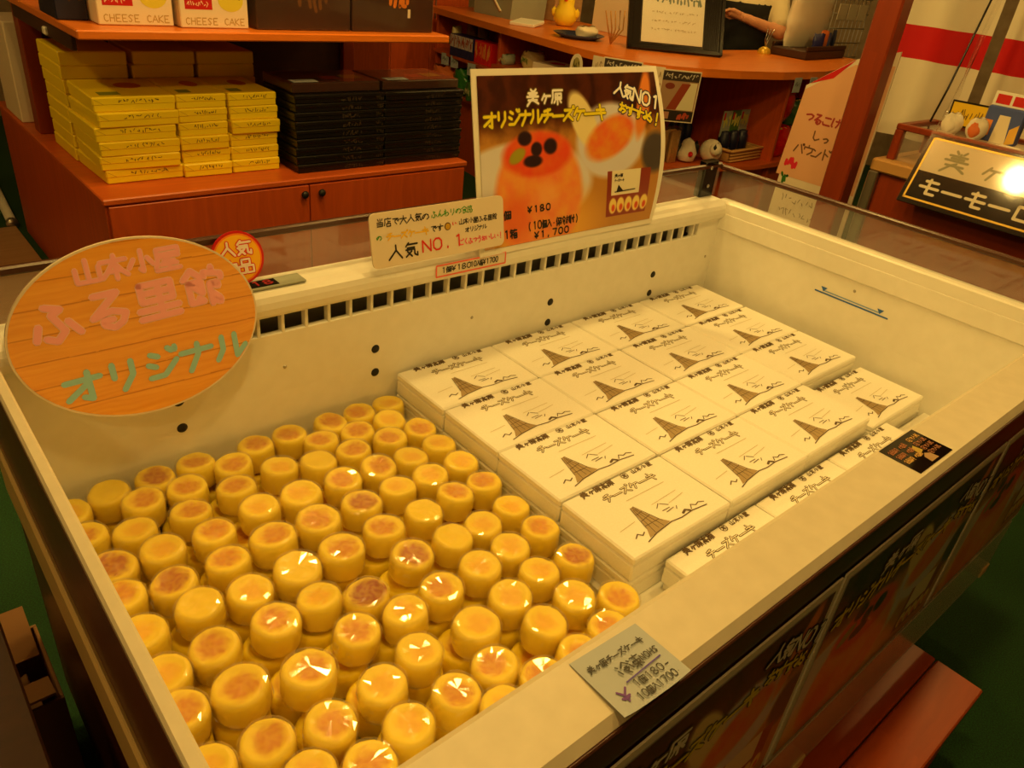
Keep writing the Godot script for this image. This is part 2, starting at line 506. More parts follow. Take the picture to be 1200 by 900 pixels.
	g.albedo_texture = cake_photo()
	g = plain("sign_wood", Color.WHITE, 0.13)
	g.albedo_texture = grain_image(512, 380, Color(0.90, 0.58, 0.20), Color(1.0, 0.74, 0.32), 10.0, 31, 7, Color(0.66, 0.36, 0.12))
	for k in 6:
		plain("pack_%d" % k, [Color(0.16, 0.15, 0.38), Color(0.82, 0.12, 0.08), Color(0.86, 0.78, 0.55), Color(0.24, 0.40, 0.16), Color(0.85, 0.45, 0.22), Color(0.30, 0.36, 0.62)][k], 0.35)

func _ready() -> void:
	setup_view()
	make_materials()
	var lamp_words := ["ceiling lamp above the freezer's back fascia over the foam boxes", "ceiling lamp above the freezer over the outer foam boxes", "ceiling lamp above the cheesecakes in the freezer", "ceiling lamp above the dark sticker on the front rim", "ceiling lamp above the rounded counter corner", "ceiling lamp above the person in the black apron", "ceiling lamp above the gap between freezer and yellow boxes", "ceiling lamp above the showcase with the black sign", "ceiling lamp above the open end of the shelf unit", "ceiling lamp above the dark wooden stand"]
	for i in LAMPS.size(): ceiling_lamp(LAMPS[i][0], LAMPS[i][1], LAMPS[i][2], lamp_words[i])
	build_room()
	build_freezer()
	build_freezer_signs()
	build_foam_boxes()
	build_cakes()
	build_shelf_unit()
	build_counter()
	build_right_side()
	build_floor_things()
	build_person()

# ---------------------------------------------------------------- room
func build_room() -> void:
	var lo := Vector3(-2.4, 0, -6.6)
	var hi := Vector3(7.2, CEIL, 2.9)
	var s := begin()
	box(s, Vector3(lo.x - 0.1, -0.1, lo.z - 0.1), Vector3(hi.x + 0.1, 0, hi.z + 0.1), 0.0)
	structure("floor", s, M("carpet"))
	s = begin()
	box(s, Vector3(lo.x - 0.1, CEIL, lo.z - 0.1), Vector3(hi.x + 0.1, CEIL + 0.1, hi.z + 0.1), 0.0)
	structure("ceiling", s, M("ceiling_wood"))
	for w in [["wall_back", Vector3(lo.x, 0, lo.z - 0.1), Vector3(hi.x, CEIL, lo.z)], ["wall_front", Vector3(lo.x, 0, hi.z), Vector3(hi.x, CEIL, hi.z + 0.1)], ["wall_left", Vector3(lo.x - 0.1, 0, lo.z), Vector3(lo.x, CEIL, hi.z)], ["wall_right", Vector3(hi.x, 0, lo.z), Vector3(hi.x + 0.1, CEIL, hi.z)]]:
		s = begin()
		box(s, w[1], w[2], 0.0)
		structure(w[0], s, M("plaster"))
	s = begin()
	box(s, Vector3(-1.4, 0, -4.22), Vector3(0.60, 0.012, -2.7), 0.003)
	structure("floor_panel", s, M("floor_tan"))
	# wooden pillar between the counter and the showcase
	s = begin()
	box(s, Vector3(2.80, 0, -1.382), Vector3(2.875, CEIL, -1.292), 0.006)
	structure("pillar", s, M("wood_pillar"))

# ---------------------------------------------------------------- freezer
func wpart(called: String, s: SurfaceTool, m: Material, t: Node3D, label := "") -> MeshInstance3D:
	var o := commit(called, s, m, t, label)
	o.position = -t.position
	return o

func bpart(called: String, lo: Vector3, hi: Vector3, m: String, t: Node3D, bevel := 0.003, label := "") -> MeshInstance3D:
	var s := begin()
	box(s, lo, hi, bevel)
	return wpart(called, s, M(m), t, label)

func build_freezer() -> void:
	var t := thing("chest_freezer", "long open chest freezer with cream rim, white liner and dark brown sides", "freezer", Vector3(1.0, 0, -0.74))
	bpart("side_panel", Vector3(0.086, 0.10, -1.25), Vector3(0.098, 0.866, -0.30), "brown_panel", t)
	bpart("side_panel", Vector3(1.905, 0.10, -1.25), Vector3(1.92, 0.845, -0.30), "brown_panel", t)
	bpart("front_panel", Vector3(0.086, 0.10, -0.305), Vector3(1.92, 0.845, -0.29), "brown_panel", t)
	bpart("back_panel", Vector3(0.086, 0.10, -1.262), Vector3(1.92, 0.845, -1.25), "brown_panel", t)
	bpart("plinth", Vector3(0.14, 0.0, -1.22), Vector3(1.87, 0.11, -0.34), "black_mat", t)
	bpart("rim", Vector3(0.086, 0.866, -1.25), Vector3(0.1015, 0.88, -0.24), "rim_cream", t, 0.003, "narrow cream side rim")
	bpart("rim", Vector3(1.885, 0.845, -1.22), Vector3(1.925, 0.88, -0.24), "white_enamel", t, 0.004, "narrow white side rim")
	bpart("rim", Vector3(0.084, 0.842, -0.312), Vector3(1.925, 0.88, -0.2285), "rim_cream", t, 0.009, "wide flat cream front rim")
	bpart("front_trim", Vector3(0.084, 0.826, -0.2285), Vector3(1.925, 0.8715, -0.2245), "brown_rail", t, 0.0015, "dark brown trim along the front rim")
	bpart("bumper_strip", Vector3(0.078, 0.60, -1.24), Vector3(0.086, 0.70, -0.27), "bumper_beige", t, 0.003, "beige bumper strip on the side")
	bpart("bumper_strip", Vector3(0.10, 0.30, -0.217), Vector3(1.80, 0.45, -0.2145), "clear_strip", t, 0.001, "clear plastic bumper strip along the front")
	for x in [0.12, 0.95, 1.76]:
		bpart("bumper_bracket", Vector3(x, 0.295, -0.291), Vector3(x + 0.04, 0.325, -0.212), "bumper_beige", t, 0.003)
	# liner
	bpart("liner_wall", Vector3(0.098, 0.30, -1.20), Vector3(0.1025, 0.85, -0.30), "liner_white", t, 0.001)
	bpart("liner_wall", Vector3(1.889, 0.30, -1.20), Vector3(1.903, 0.80, -0.30), "liner_white", t, 0.001)
	bpart("liner_wall", Vector3(1.8845, 0.80, -1.20), Vector3(1.903, 0.85, -0.30), "liner_white", t, 0.003)
	bpart("liner_wall", Vector3(0.10, 0.30, -0.312), Vector3(1.90, 0.845, -0.305), "liner_white", t, 0.001)
	bpart("liner_wall", Vector3(0.10, 0.30, -1.210), Vector3(1.90, 0.793, -1.1965), "liner_white", t, 0.002)
	bpart("liner_floor", Vector3(0.10, 0.30, -1.20), Vector3(1.89, 0.31, -0.305), "liner_white", t, 0.001)
	bpart("inner_deck", Vector3(0.786, 0.526, -1.195), Vector3(1.888, 0.537, -0.313), "liner_white", t, 0.001)
	bpart("inner_deck", Vector3(0.104, 0.486, -1.195), Vector3(0.786, 0.497, -0.313), "liner_white", t, 0.001)
	bpart("deck_riser", Vector3(0.88, 0.537, -0.495), Vector3(1.885, 0.555, -0.32), "liner_white", t, 0.001)
	bpart("deck_riser", Vector3(1.61, 0.537, -0.67), Vector3(1.885, 0.555, -0.507), "liner_white", t, 0.001)
	var s := begin()
	prism(s, PackedVector2Array([Vector2(1.184, 0.838), Vector2(1.181, 0.850), Vector2(1.182, 0.862), Vector2(1.186, 0.872), Vector2(1.193, 0.879), Vector2(1.204, 0.8835), Vector2(1.25, 0.8845), Vector2(1.25, 0.831), Vector2(1.19, 0.831)]), 1.785, Transform3D(Basis(Vector3(0, 0, -1), Vector3(0, 1, 0), Vector3(1, 0, 0)), Vector3(0.1, 0, 0)))
	wpart("back_fascia", s, M("liner_white"), t)
	bpart("duct_wall", Vector3(0.10, 0.30, -1.2505), Vector3(1.90, 0.833, -1.2485), "zinc", t, 0.0)
	bpart("vent_end", Vector3(1.792, 0.79, -1.235), Vector3(1.89, 0.833, -1.1965), "liner_white", t, 0.001)
	bpart("vent_end", Vector3(0.10, 0.79, -1.235), Vector3(0.14, 0.833, -1.1965), "liner_white", t, 0.001)
	var bar := begin()
	box(bar, Vector3(-0.0032, -0.0215, -0.008), Vector3(0.0032, 0.0215, 0.008), 0.001)
	var bm := mesh_of(bar)
	for i in 35:
		inst("vent_bar", bm, M("liner_white"), t, Transform3D(Basis(Vector3.RIGHT, 0.0), Vector3(0.175 + i * 0.047, 0.812, -1.2045) - t.position))
	var plug := begin()
	lathe(plug, [[0.0, 0.003], [0.008, 0.002], [0.0095, 0.0]], 14, Vector3.ZERO)
	var pm := mesh_of(plug)
	var small := begin()
	lathe(small, [[0.0, 0.002], [0.003, 0.0015], [0.004, 0.0]], 10, Vector3.ZERO)
	var sm := mesh_of(small)
	var face := Basis(Vector3.RIGHT, PI / 2)
	for x in [0.351, 0.748, 1.242, 1.629]:
		for y in [0.705, 0.650]: inst("vent_plug", pm, M("groove_dark"), t, Transform3D(face, Vector3(x, y, -1.1965) - t.position))
	for x in [0.55, 0.998, 1.86]: inst("screw", sm, M("metal"), t, Transform3D(face, Vector3(x, 0.719, -1.1965) - t.position))
	inst("screw", sm, M("metal"), t, Transform3D(Basis(Vector3.BACK, PI / 2), Vector3(1.889, 0.775, -0.76) - t.position))
	# load line printed on the right wall
	s = ink()
	var blue := Color(0.22, 0.42, 0.72)
	pen(s, [Vector2(-0.10, 0), Vector2(0.10, 0)], 0.004, blue, 0, flat)
	pen(s, [Vector2(-0.075, 0.007), Vector2(0.075, 0.007)], 0.003, Color(0.5, 0.65, 0.85), 0, flat)
	for x in [-0.078, 0.078]: fill(s, PackedVector2Array([Vector2(x - 0.009, 0.016), Vector2(x + 0.009, 0.016), Vector2(x, 0.004)]), blue, 0.0002)
	lettering(s, t, Transform3D(Basis(Vector3.UP, -PI / 2), Vector3(1.8884, 0.74, -0.76) - t.position), "load_line")
	# temperature display
	var d := bpart("temperature_display", Vector3(0.40, 0.8830, -1.232), Vector3(0.60, 0.8875, -1.196), "grey_plastic", t, 0.001)
	var win := begin()
	box(win, Vector3(0.475, 0.8872, -1.226), Vector3(0.55, 0.8884, -1.200), 0.0)
	commit("display_window", win, M("gloss_black"), d)
	s = ink()
	write(s, "-18", -0.028, -0.009, 0.018, 0.004, Color(1, 0, 0), 0, 1.2)
	s.generate_normals()
	var dg := MeshInstance3D.new()
	dg.mesh = s.commit()
	dg.material_override = M("led_red")
	dg.transform = Transform3D(Basis(Vector3.RIGHT, -PI / 2), Vector3(0.510, 0.8888, -1.213))
	hang(dg, "red_digits", d, "glowing red temperature digits")
	# clear guard round the top
	bpart("guard_glass", Vector3(0.088, 0.884, -1.246), Vector3(1.90, 0.964, -1.242), "guard_glass", t, 0.0)
	bpart("guard_glass", Vector3(1.908, 0.880, -1.236), Vector3(1.912, 0.960, -0.24), "guard_glass", t, 0.0)
	bpart("guard_rail", Vector3(0.086, 0.962, -1.250), Vector3(1.905, 0.976, -1.238), "brown_rail", t, 0.003)
	bpart("guard_rail", Vector3(1.902, 0.957, -1.246), Vector3(1.917, 0.970, -0.236), "brown_rail", t, 0.003)
	var post := bpart("guard_post", Vector3(1.825, 0.884, -1.262), Vector3(1.885, 0.985, -1.238), "gloss_black", t, 0.003)
	for y in [0.915, 0.965]:
		var sc := inst("screw", sm, M("metal"), post, Transform3D(face.scaled(Vector3.ONE * 1.3), Vector3(1.855, y, -1.238)))
		sc.name = "screw"

# ---------------------------------------------------------------- signs on the freezer
func poster(t: Node3D, w: float, h: float, warp: Callable, full := true) -> void:
	var s := begin()
	sheet(s, w, h, warp, 0.0, 24, 20)
	sheet(s, w, h, warp, -0.0025, 24, 20)
	for e in [[0.0, 0.0, w, 0.0], [w, 0.0, w, h], [w, h, 0.0, h], [0.0, h, 0.0, 0.0]]:
		for i in 10:
			var a := Vector2(lerpf(e[0], e[2], i / 10.0), lerpf(e[1], e[3], i / 10.0))
			var b := Vector2(lerpf(e[0], e[2], (i + 1) / 10.0), lerpf(e[1], e[3], (i + 1) / 10.0))
			var za: float = warp.call(a.x, a.y)
			var zb: float = warp.call(b.x, b.y)
			quad(s, Vector3(a.x, a.y, za), Vector3(b.x, b.y, zb), Vector3(b.x, b.y, zb - 0.0025), Vector3(a.x, a.y, za - 0.0025), Vector3(w / 2, h / 2, 0))
	commit("laminated_paper", s, M("paper"), t)
	s = begin()
	var b := 0.013
	sheet(s, w - 2 * b, h - 2 * b, warp, 0.0012, 24, 20, b, b)
	commit("cake_picture", s, M("cake_picture"), t)
	s = ink()
	var X := func(u): return b + u * (w - 2 * b)
	var Y := func(v): return b + (1.0 - v) * (h - 2 * b)
	var white := Color(0.97, 0.96, 0.93)
	var yel := Color(0.93, 0.86, 0.10)
	var navy := Color(0.14, 0.14, 0.26)
	var dark := Color(0.10, 0.08, 0.08)
	write(s, "美ヶ原", X.call(0.25), Y.call(0.175), h * 0.085, h * 0.013, white, 0.0022, 1.12, 0, Color(0.45, 0.40, 0.20), h * 0.012, warp)
	write(s, "オリジナルチーズケーキ", X.call(0.025), Y.call(0.285), h * 0.085, h * 0.016, yel, 0.0022, 1.02, 0, Color(0.45, 0.38, 0.05), h * 0.010, warp)
	write(s, "人気NO1", X.call(0.74), Y.call(0.135), h * 0.085, h * 0.014, white, 0.0022, 1.0, -17, navy, h * 0.014, warp, 0.9)
	write(s, "おすすめ!", X.call(0.76), Y.call(0.245), h * 0.072, h * 0.013, yel, 0.0022, 1.02, -17, navy, h * 0.012, warp, 0.95)
	if full:
		write(s, "1個", X.call(0.07), Y.call(0.835), h * 0.05, h * 0.009, dark, 0.0022, 1.1, 0, null, 0, warp)
		write(s, "¥180", X.call(0.235), Y.call(0.82), h * 0.04, h * 0.009, dark, 0.0022, 1.25, 0, null, 0, warp)
		write(s, "1箱", X.call(0.10), Y.call(0.955), h * 0.05, h * 0.009, dark, 0.0022, 1.1, 0, null, 0, warp)
		write(s, "(10個入・保冷剤付)", X.call(0.235), Y.call(0.93), h * 0.05, h * 0.008, dark, 0.0022, 0.88, 0, null, 0, warp, 0.9)
		write(s, "¥1,700", X.call(0.27), Y.call(0.99), h * 0.042, h * 0.009, dark, 0.0022, 1.2, 0, null, 0, warp)
		write(s, "美ヶ原", X.call(0.745), Y.call(0.67), h * 0.022, h * 0.004, dark, 0.0022, 1.05, 0, null, 0, warp)
		write(s, "チーズケーキ", X.call(0.745), Y.call(0.70), h * 0.018, h * 0.003, dark, 0.0022, 0.75, 0, null, 0, warp)
		fill(s, PackedVector2Array([Vector2(X.call(0.77), Y.call(0.72)), Vector2(X.call(0.76), Y.call(0.765)), Vector2(X.call(0.80), Y.call(0.765))]), dark, 0.0022, warp)
		pen(s, [Vector2(X.call(0.75), Y.call(0.768)), Vector2(X.call(0.87), Y.call(0.762))], h * 0.006, dark, 0.0022, warp)
	lettering(s, t)

func place(t: Node3D, at: Vector3, lean_deg: float, turn_deg := 0.0) -> void:
	t.transform = Transform3D(Basis(Vector3.UP, deg_to_rad(turn_deg)) * Basis(Vector3.RIGHT, deg_to_rad(-lean_deg)), at)

func curl(x: float, y: float) -> float:
	return 0.035 * pow(x / 0.555, 4.0) * sin(PI * clampf(y / 0.372, 0, 1)) - 0.004 * sin(PI * x / 0.555)

func build_freezer_signs() -> void:
	var t := thing("cheesecake_poster", "laminated cheesecake poster with yellow title leaning on the freezer's back fascia", "poster")
	poster(t, 0.56, 0.372, curl)
	place(t, Vector3(0.992, 0.868, -1.1785), 12.0, 0.0)
	# oval wooden sign
	t = thing("oval_sign", "glossy oval wood-grain sign with pink and turquoise Japanese lettering", "sign")
	var s := begin()
	prism(s, ellipse(0.372, 0.286, 64), 0.006)
	commit("sign_rim", s, M("card_cream"), t)
	s = begin()
	s.set_smooth_group(0)
	var ell := ellipse(0.366, 0.280, 64)
	for i in 64:
		for p in [Vector2.ZERO, ell[(i + 1) % 64], ell[i]]:
			s.set_uv(Vector2(p.x / 0.366 + 0.5, 0.5 - p.y / 0.28))
			s.add_vertex(Vector3(p.x, p.y, 0.0064))
	commit("wood_face", s, M("sign_wood"), t)
	s = ink()
	var pink := Color(0.98, 0.68, 0.72)
	var pale := Color(0.99, 0.82, 0.80)
	var teal := Color(0.60, 0.82, 0.86)
	write(s, "山本小屋", -0.080, 0.082, 0.036, 0.0062, pink, 0.0072, 1.08, 2, pale, 0.002)
	write(s, "ふる里館", -0.145, 0.005, 0.060, 0.0095, pink, 0.0072, 1.22, 3, pale, 0.0025)
	write(s, "オリジナル", -0.124, -0.095, 0.050, 0.0095, teal, 0.0072, 1.16, 2)
	lettering(s, t)
	place(t, Vector3(0.304, 0.872, -1.172), 9.0)
	# round sticker sign
	t = thing("round_sign", "small round yellow and red sign with two rows of white characters", "sign")
	s = begin()
	prism(s, ellipse(0.094, 0.094, 40), 0.003)
	commit("red_edge", s, M("red"), t)
	s = ink()
	fill(s, ellipse(0.086, 0.086, 36), Color(0.98, 0.50, 0.06), 0.0034)
	fill(s, ellipse(0.080, 0.080, 36), Color(0.99, 0.74, 0.08), 0.0037)
	var w := Color(0.97, 0.90, 0.86)
	var red := Color(0.86, 0.12, 0.06)
	write(s, "人気", -0.030, 0.003, 0.026, 0.0040, w, 0.0045, 1.12, 0, red, 0.0035)
	write(s, "商品", -0.030, -0.029, 0.026, 0.0036, w, 0.0045, 1.12, 0, red, 0.0035)
	lettering(s, t)
	place(t, Vector3(0.487, 0.937, -1.226), 12.0)
	# handwritten card
	t = thing("handwritten_card", "cream rounded card handwritten in black, green and red beside the poster", "card")
	s = begin()
	prism(s, rounded(0.325, 0.105, 0.012), 0.003, Transform3D(Basis(), Vector3(0.1625, 0.0525, -0.003)))
	commit("card", s, M("card_cream"), t)
	s = ink()
	var bk := Color(0.12, 0.09, 0.07)
	var gr := Color(0.25, 0.58, 0.16)
	write(s, "当店で大人気の", 0.014, 0.078, 0.0155, 0.0020, bk, 0.0006, 1.12)
	write(s, "ふんわりの食感", 0.140, 0.080, 0.0135, 0.0018, gr, 0.0006, 1.1)
	write(s, "の", 0.012, 0.053, 0.011, 0.0018, gr, 0.0006)
	write(s, "チーズケーキ", 0.034, 0.050, 0.0155, 0.0028, Color(0.93, 0.74, 0.12), 0.0006, 1.05)
	write(s, "です", 0.136, 0.052, 0.0145, 0.0020, bk, 0.0006, 1.1)
	for e in [[0.016, Color(0.40, 0.26, 0.06), 0.0004], [0.012, Color(0.80, 0.62, 0.12), 0.0008]]:
		var dot := PackedVector2Array()
		for p in ellipse(e[0], e[0], 16): dot.append(p + Vector2(0.178, 0.059))
		fill(s, dot, e[1], e[2])
	write(s, "い", 0.190, 0.058, 0.009, 0.0022, Color(0.88, 0.25, 0.22), 0.0006)
	write(s, "山本小屋ふる里館", 0.206, 0.058, 0.0115, 0.0016, bk, 0.0006, 1.1)
	write(s, "オリジナル", 0.222, 0.041, 0.0105, 0.0016, bk, 0.0006, 1.08)
	write(s, "人気", 0.036, 0.010, 0.030, 0.0036, bk, 0.0006, 1.2)
	write(s, "NO.1", 0.112, 0.014, 0.025, 0.0036, Color(0.86, 0.16, 0.10), 0.0006, 1.05)
	write(s, "ごくふつうおいしい!", 0.206, 0.016, 0.0125, 0.0022, Color(0.93, 0.34, 0.42), 0.0006, 0.92)
	lettering(s, t)
	for x in [0.02, 0.27]:
		s = begin()
		box(s, Vector3(x, -0.022, -0.0035), Vector3(x + 0.03, 0.012, -0.0020), 0.0)
		commit("clear_foot", s, M("laminate"), t)
	place(t, Vector3(0.728, 0.890, -1.1745), 11.0)
	# pink price strip on the fascia
	t = thing("price_strip", "narrow pink-edged handwritten price strip stuck on the back fascia", "price tag")
	s = begin()
	box(s, Vector3(0, 0, -0.001), Vector3(0.185, 0.024, 0.0005), 0.0)
	commit("strip", s, M("card_cream"), t)
	s = ink()
	for e in [[0.0, 0.0, 0.185, 0.0], [0.185, 0.0, 0.185, 0.024], [0.185, 0.024, 0.0, 0.024], [0.0, 0.024, 0.0, 0.0]]:
		pen(s, [Vector2(e[0], e[1]), Vector2(e[2], e[3])], 0.0035, Color(0.93, 0.42, 0.34), 0.0009, flat)
	write(s, "1個¥180", 0.012, 0.006, 0.0125, 0.0021, bk, 0.0012, 1.05)
	write(s, "10入箱¥1700", 0.088, 0.006, 0.0125, 0.0021, bk, 0.0012, 0.72, 0, null, 0, flat, 0.95)
	lettering(s, t)
	place(t, Vector3(0.880, 0.8445, -1.1800), 3.0)
	# blue-white price note on the front rim
	t = thing("price_note", "pale blue handwritten price note taped on the cream front rim", "note")
	s = begin()
	sheet(s, 0.090, 0.072, func(x, y): return 0.004 * pow(absf(x - 0.045) / 0.045, 3.0) * (1.0 - y / 0.072), 0.0008, 8, 6)
	sheet(s, 0.090, 0.072, func(x, y): return 0.004 * pow(absf(x - 0.045) / 0.045, 3.0) * (1.0 - y / 0.072), 0.0002, 8, 6)
	commit("note_paper", s, M("note_blue"), t)
	s = ink()
	write(s, "美ヶ原チーズケーキ", 0.008, 0.050, 0.0085, 0.0012, bk, 0.0026, 0.95)
	write(s, "冷凍", 0.032, 0.031, 0.014, 0.0016, bk, 0.0026, 1.05)
	write(s, "NOHS", 0.061, 0.034, 0.0075, 0.0011, bk, 0.0026, 0.8)
	pen(s, [Vector2(0.030, 0.026), Vector2(0.080, 0.030)], 0.0015, Color(0.30, 0.20, 0.62), 0.0026, flat)
	write(s, "¥", 0.012, 0.009, 0.014, 0.0022, Color(0.38, 0.16, 0.55), 0.0026)
	write(s, "1個180-", 0.034, 0.016, 0.0085, 0.0011, bk, 0.0026, 0.95)
	write(s, "10個入1700-", 0.027, 0.004, 0.0085, 0.0011, bk, 0.0026, 0.78)
	lettering(s, t)
	t.transform = Transform3D(Basis(Vector3.UP, deg_to_rad(-2.0)) * Basis(Vector3.RIGHT, -PI / 2), Vector3(0.399, 0.8801, -0.226))
	# dark sticker on the front rim
	t = thing("notice_sticker", "dark brown notice sticker with gold writing on the cream front rim", "sticker")
	s = begin()
	box(s, Vector3(0, 0, 0), Vector3(0.106, 0.062, 0.0006), 0.0)
	commit("sticker", s, M("gloss_black"), t)
	s = ink()
	var go := Color(0.78, 0.60, 0.30)
	var br := Color(0.62, 0.38, 0.22)
	for k in 3: write(s, "食品保冷中の商品", 0.006, 0.044 - k * 0.012, 0.0085, 0.0011, [br, br, go][k], 0.001, 0.7)
	for k in 4: write(s, "店で人気", 0.066, 0.046 - k * 0.011, 0.008, 0.0011, [go, br, br, br][k], 0.001, 1.0)
	fill(s, PackedVector2Array([Vector2(0.045, 0.004), Vector2(0.068, 0.004), Vector2(0.066, 0.016), Vector2(0.057, 0.021), Vector2(0.047, 0.016)]), Color(0.66, 0.52, 0.36), 0.001)
	fill(s, PackedVector2Array([Vector2(0.048, 0.022), Vector2(0.064, 0.026), Vector2(0.060, 0.040), Vector2(0.050, 0.036)]), Color(0.70, 0.60, 0.22), 0.001)
	lettering(s, t)
	t.transform = Transform3D(Basis(Vector3.RIGHT, -PI / 2), Vector3(1.030, 0.8802, -0.2425))
	# posters on the front of the freezer
	var lab := ["laminated cheesecake poster on the freezer front, below the pale blue note", "laminated cheesecake poster on the freezer front, below the dark notice sticker", "laminated cheesecake poster at the end of the freezer front"]
	for i in 3:
		t = thing("front_poster", lab[i], "poster", Vector3.ZERO, "posters along the freezer front")
		poster(t, 0.542 if i < 2 else 0.50, 0.39, flat, false)
		t.transform = Transform3D(Basis(), Vector3(0.275 + i * 0.551, 0.430, -0.2215))

# ---------------------------------------------------------------- foam boxes
func box_print() -> ArrayMesh:
	var s := ink()
	var k := Color(0.36, 0.28, 0.17)
	var soft := Color(0.80, 0.75, 0.62)
	write(s, "美ヶ原高原", -0.090, 0.069, 0.0145, 0.0030, k, 0, 1.12)
	var ring := []
	for i in 13: ring.append(Vector2(0.021, 0.076) + Vector2.from_angle(TAU * i / 12) * 0.0075)
	pen(s, ring, 0.0016, k, 0, flat)
	write(s, "本", 0.0165, 0.0715, 0.009, 0.0022, k, 0)
	write(s, "山本小屋", 0.040, 0.071, 0.0105, 0.0021, k, 0, 1.35)
	write(s, "チーズケーキ", -0.062, 0.037, 0.0205, 0.0018, Color(0.93, 0.90, 0.80), 0.0003, 1.1, 0, k, 0.0030)
	# tower with a flared foot, ground line, clouds and hills
	fill(s, PackedVector2Array([Vector2(-0.041, 0.006), Vector2(-0.033, 0.007), Vector2(-0.028, -0.012), Vector2(-0.020, -0.036), Vector2(-0.006, -0.055), Vector2(-0.068, -0.064), Vector2(-0.056, -0.046), Vector2(-0.047, -0.022)]), Color(0.66, 0.57, 0.41), 0)
	for e in [[-0.041, 0.006, -0.056, -0.046], [-0.036, 0.006, -0.036, -0.055], [-0.033, 0.007, -0.016, -0.046], [-0.050, -0.028, -0.024, -0.024], [-0.053, -0.040, -0.018, -0.040], [-0.044, -0.012, -0.028, -0.010], [-0.039, 0.0, -0.050, -0.060], [-0.034, 0.0, -0.024, -0.056]]:
		pen(s, [Vector2(e[0], e[1]), Vector2(e[2], e[3])], 0.0013, k, 0.0002, flat)
	pen(s, [Vector2(-0.078, -0.069), Vector2(-0.05, -0.062), Vector2(-0.005, -0.057), Vector2(0.02, -0.060), Vector2(0.05, -0.058), Vector2(0.086, -0.062)], 0.0022, k, 0.0002, flat)
	pen(s, [Vector2(0.030, -0.054), Vector2(0.040, -0.050), Vector2(0.047, -0.056)], 0.0045, k, 0.0003, flat)
	pen(s, [Vector2(0.052, -0.055), Vector2(0.060, -0.046), Vector2(0.068, -0.052), Vector2(0.078, -0.049), Vector2(0.088, -0.054)], 0.0018, k, 0.0003, flat)
	pen(s, [Vector2(-0.090, -0.052), Vector2(-0.080, -0.046), Vector2(-0.074, -0.053), Vector2(-0.066, -0.049)], 0.0022, k, 0.0002, flat)
	for e in [[0.000, -0.020, 0.012, -0.012], [0.004, -0.030, 0.022, -0.030], [0.014, -0.014, 0.026, -0.024], [0.008, -0.036, 0.028, -0.034], [0.030, -0.040, 0.036, -0.034]]:
		pen(s, [Vector2(e[0], e[1]), Vector2(e[2], e[3])], 0.0016, k, 0.0002, flat)
	for e in [[0.0, -0.008, 0.070, -0.004], [-0.10, -0.026, -0.060, -0.022], [-0.03, 0.024, 0.070, 0.024], [0.03, -0.022, 0.075, -0.016]]:
		pen(s, [Vector2(e[0], e[1]), Vector2(e[2], e[3])], 0.0012, soft, 0.0001, flat)
	return mesh_of(s)

func build_foam_boxes() -> void:
	var s := begin()
	box(s, Vector3(-0.129, 0.0, -0.084), Vector3(0.129, 0.034, 0.084), 0.003)
	var tray := mesh_of(s)
	s = begin()
	box(s, Vector3(-0.1292, 0.0346, -0.0842), Vector3(0.1292, 0.0495, 0.0842), 0.003)
	var lid := mesh_of(s)
	var pr := box_print()
	var up := Transform3D(Basis(Vector3.RIGHT, -PI / 2), Vector3(0, 0.0499, 0))
	var rng := RandomNumberGenerator.new()
	rng.seed = 5
	var cols := ["row beside the cheesecakes", "second row from the cheesecakes", "third row from the cheesecakes", "row along the side wall"]
	var rows := ["touching the back wall", "second from the back wall", "third from the back wall", "fourth from the back wall"]
	for layer in [1, 0]:
		for c in 4:
			for r in 5:
				if layer == 1 and (r == 4 or (c == 3 and r == 3)): continue
				var seen: bool = layer == 1 or r == 4 or (c == 3 and r == 3)
				var label: String = "white foam box in the lower layer under the printed upper boxes"
				var group := "foam boxes of the lower layer"
				if layer == 1:
					label = "white printed foam box, %s, %s" % [rows[r], cols[c]]
					group = "printed foam cake boxes of the upper layer"
				elif seen:
					label = "white printed foam box, lower layer behind front rim, %s" % cols[c]
					if r == 3: label = "white printed foam box in the lower layer, in the notch along the side wall"
					group = "printed foam cake boxes of the lower front row"
				var x := 0.926 + c * 0.2618 + rng.randf_range(-0.001, 0.001)
				if layer == 0 and r == 4: x = minf(x + 0.075, 1.755)
				if layer == 0 and r == 4 and c == 3: continue
				var z := -1.1055 + r * 0.1712 + rng.randf_range(-0.001, 0.001)
				if layer == 0 and r == 4: z = -0.4145
				if layer == 0 and c == 3 and r == 3: z = -0.588; x = 1.735
				var t := thing("foam_box", label, "box", Vector3(x, 0.5372 + layer * 0.0502 + (0.018 if layer == 0 and seen else 0.0), z), group, deg_to_rad(rng.randf_range(-0.25, 0.25)))
				inst("tray", tray, M("foam"), t)
				inst("lid", lid, M("foam"), t)
				if seen: inst("print", pr, ink_mat, t, up)

